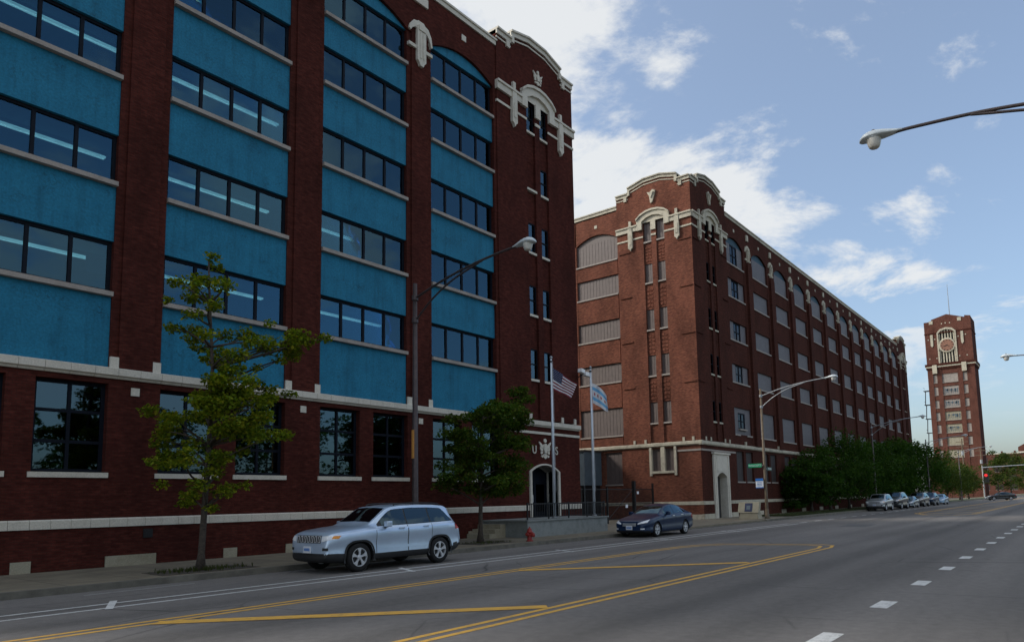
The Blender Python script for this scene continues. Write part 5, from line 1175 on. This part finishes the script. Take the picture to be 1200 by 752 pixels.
SUVC = Car(4.82,
    [(0, .68), (.015, .78), (.03, .92), (.05, 1.0), (.09, 1.05), (.18, 1.085), (.4, 1.12), (.8, 1.165), (1.22, 1.20), (1.36, 1.235), (1.7, 1.46), (2.0, 1.655), (2.14, 1.71), (2.5, 1.75), (3.2, 1.76), (3.9, 1.745), (4.28, 1.71), (4.42, 1.65), (4.64, 1.30), (4.72, 1.15), (4.79, 1.0), (4.82, .80)],
    [(0, .62), (.015, .70), (.035, .84), (.06, .92), (.12, .97), (.4, 1.035), (1.2, 1.105), (2.0, 1.14), (3.0, 1.16), (4.1, 1.19), (4.5, 1.18), (4.72, 1.04), (4.82, .76)],
    [(0, .68), (.02, .745), (.05, .79), (.1, .83), (.18, .87), (.35, .915), (.6, .945), (1.0, .965), (2, .97), (3.6, .975), (4.2, .965), (4.5, .935), (4.7, .89), (4.82, .82)],
    [(0, .36), (.1, .31), (.4, .27), (4.3, .28), (4.6, .34), (4.82, .44)],
    [(0, .6), (1.25, .75), (1.4, .74), (2.05, .69), (2.6, .69), (3.6, .685), (4.2, .66), (4.4, .65), (4.7, .68), (4.82, .6)],
    [(0, 0), (1.15, 0), (1.45, 1), (4.5, 1), (4.74, .3), (4.82, 0)])
beltS = lambda x: lerp([(1.5, 1.175), (2, 1.185), (3, 1.20), (4.4, 1.235)], x)
headS = lambda x: lerp([(1.55, 1.18), (1.75, 1.34), (2.02, 1.535), (2.2, 1.60), (2.8, 1.635), (3.5, 1.63), (3.95, 1.61), (4.12, 1.59), (4.42, 1.245)], x)
SEDC = Car(4.82,
    [(0, .56), (.02, .64), (.07, .70), (.18, .755), (.5, .845), (.9, .915), (1.28, .965), (1.42, 1.0), (1.8, 1.20), (2.15, 1.36), (2.45, 1.435), (2.8, 1.465), (3.2, 1.45), (3.6, 1.38), (4.0, 1.25), (4.3, 1.135), (4.5, 1.08), (4.68, 1.05), (4.76, 1.0), (4.80, .9), (4.82, .66)],
    [(0, .5), (.05, .60), (.18, .68), (.5, .77), (1.3, .90), (2.2, .945), (3.4, .985), (4.3, 1.0), (4.6, .98), (4.82, .62)],
    [(0, .60), (.03, .67), (.08, .73), (.18, .80), (.35, .86), (.6, .895), (1.0, .91), (3.6, .915), (4.2, .90), (4.55, .86), (4.72, .81), (4.82, .74)],
    [(0, .26), (.1, .21), (.5, .19), (4.2, .20), (4.6, .27), (4.82, .36)],
    [(0, .5), (1.25, .72), (1.45, .715), (2.2, .60), (2.8, .585), (3.4, .59), (4.0, .61), (4.4, .66), (4.82, .6)],
    [(0, 0), (1.2, 0), (1.5, 1), (4.15, 1), (4.45, .2), (4.82, 0)])
beltD = lambda x: lerp([(1.5, .96), (2.2, .985), (3.2, 1.02), (4.1, 1.055)], x)
headD = lambda x: lerp([(1.62, .99), (1.9, 1.15), (2.2, 1.285), (2.5, 1.355), (2.9, 1.38), (3.3, 1.355), (3.7, 1.255), (4.05, 1.085)], x)
VEH = {
 'suv': dict(c=SUVC, sq=2.9, band=(1.58, 4.44), wheels=(.94, 3.855), arch=.435, r=.385, rim=.245, blackz=lambda x: .52 if x < .5 else (.45 if x < 4.4 else .56),
    ws=(1.46, 2.03, lambda x: lerp([(1.46, .66), (2.03, .575)], x)), rs=(4.34, 4.60, .55),
    side=[(1.72, 2.58, beltS, headS), (2.63, 3.48, beltS, headS), (3.53, 4.36, beltS, headS)],
    doors=[(1.48, 2.60, .46, lambda x: beltS(x)-.03), (2.615, 3.52, lambda x: .46 if x < 3.32 else .46+(x-3.32)*1.6, lambda x: beltS(x)-.03)],
    hl=(.555, .89, lambda y: lerp([(.55, .82), (.89, .885)], abs(y)), lambda y: lerp([(.55, .965), (.89, .99)], abs(y))), amber=(.84, .905, .90, .975),
    fog=(.62, .78, .60, .67), tl=(4.50, 4.70, lambda x: .98, lambda x: 1.14), mirror=(1.80, 1.22), rail=(2.35, 4.15, .60), grille=(.52, .79, .985), slots=7, plz=.62, trim=True, handle='paint_silver', sillx=(1.5, 3.35, .56, .63, None)),
 'sedan': dict(c=SEDC, wheels=(.97, 3.765), arch=.385, r=.325, rim=.225, blackz=lambda x: .22 if x > .4 else .30,
    ws=(1.50, 2.16, lambda x: lerp([(1.5, .64), (2.16, .52)], x)), rs=(3.45, 4.2, .50),
    side=[(1.82, 2.72, beltD, headD), (2.77, 3.95, beltD, headD)],
    doors=[(1.52, 2.74, .32, lambda x: beltD(x)-.025), (2.755, 3.62, lambda x: .32 if x < 3.35 else .32+(x-3.35)*1.5, lambda x: beltD(x)-.025)],
    hl=(.42, .80, lambda y: lerp([(.42, .57), (.8, .66)], abs(y)), lambda y: lerp([(.42, .635), (.8, .79)], abs(y))),
    fog=(.56, .72, .36, .41), fogm='lamp_lens', tl=(4.45, 4.70, lambda x: .76, lambda x: .93), mirror=(1.84, 1.03), grille=(.36, .50, .64), bars=3, plz=.43, handle='chrome'),
}
JEEP = car('suv', 'paint_silver', (11.30, 15.62+.965*1.02, 0), 'silver four-wheel drive with seven chrome grille slots parked at the kerb', 'cars parked along the kerb', sc=1.015, wheelkind='five')
car('sedan', 'paint_navy', (28.55, 16.0+.915*1.03, 0), 'dark navy saloon parked before the yard entrance', 'cars parked along the kerb', sc=1.04, wheelkind='split')
for kd, pt, X, yy, sc, lb in (('suv', 'paint_grey', 76.5, 17.0, .98, 'grey silver four-wheel drive heading the distant parked row'), ('suv', 'paint_black', 83.5, 17.0, 1.08, 'black four-wheel drive second in the distant parked row'), ('sedan', 'paint_slate', 91.0, 16.9, .95, 'slate blue saloon squeezed between black and bronze cars'), ('suv', 'paint_bronze', 97.5, 17.0, 1.02, 'dark bronze four-wheel drive in the distant parked row'), ('suv', 'paint_navy', 104.5, 16.9, 1.0, 'navy four-wheel drive behind the bronze one'), ('sedan', 'paint_skyblue', 113, 16.9, 1.02, 'pale blue saloon ending the distant parked row')):
    car(kd, pt, (X, yy, 0), lb, 'cars parked along the kerb', sc=sc, detail=False)
car('sedan', 'paint_black', (157, 15.2, 0), 'black saloon turning across the far road', None, rz=R(-62), sc=1.05, detail=False).name = 'turning_car'
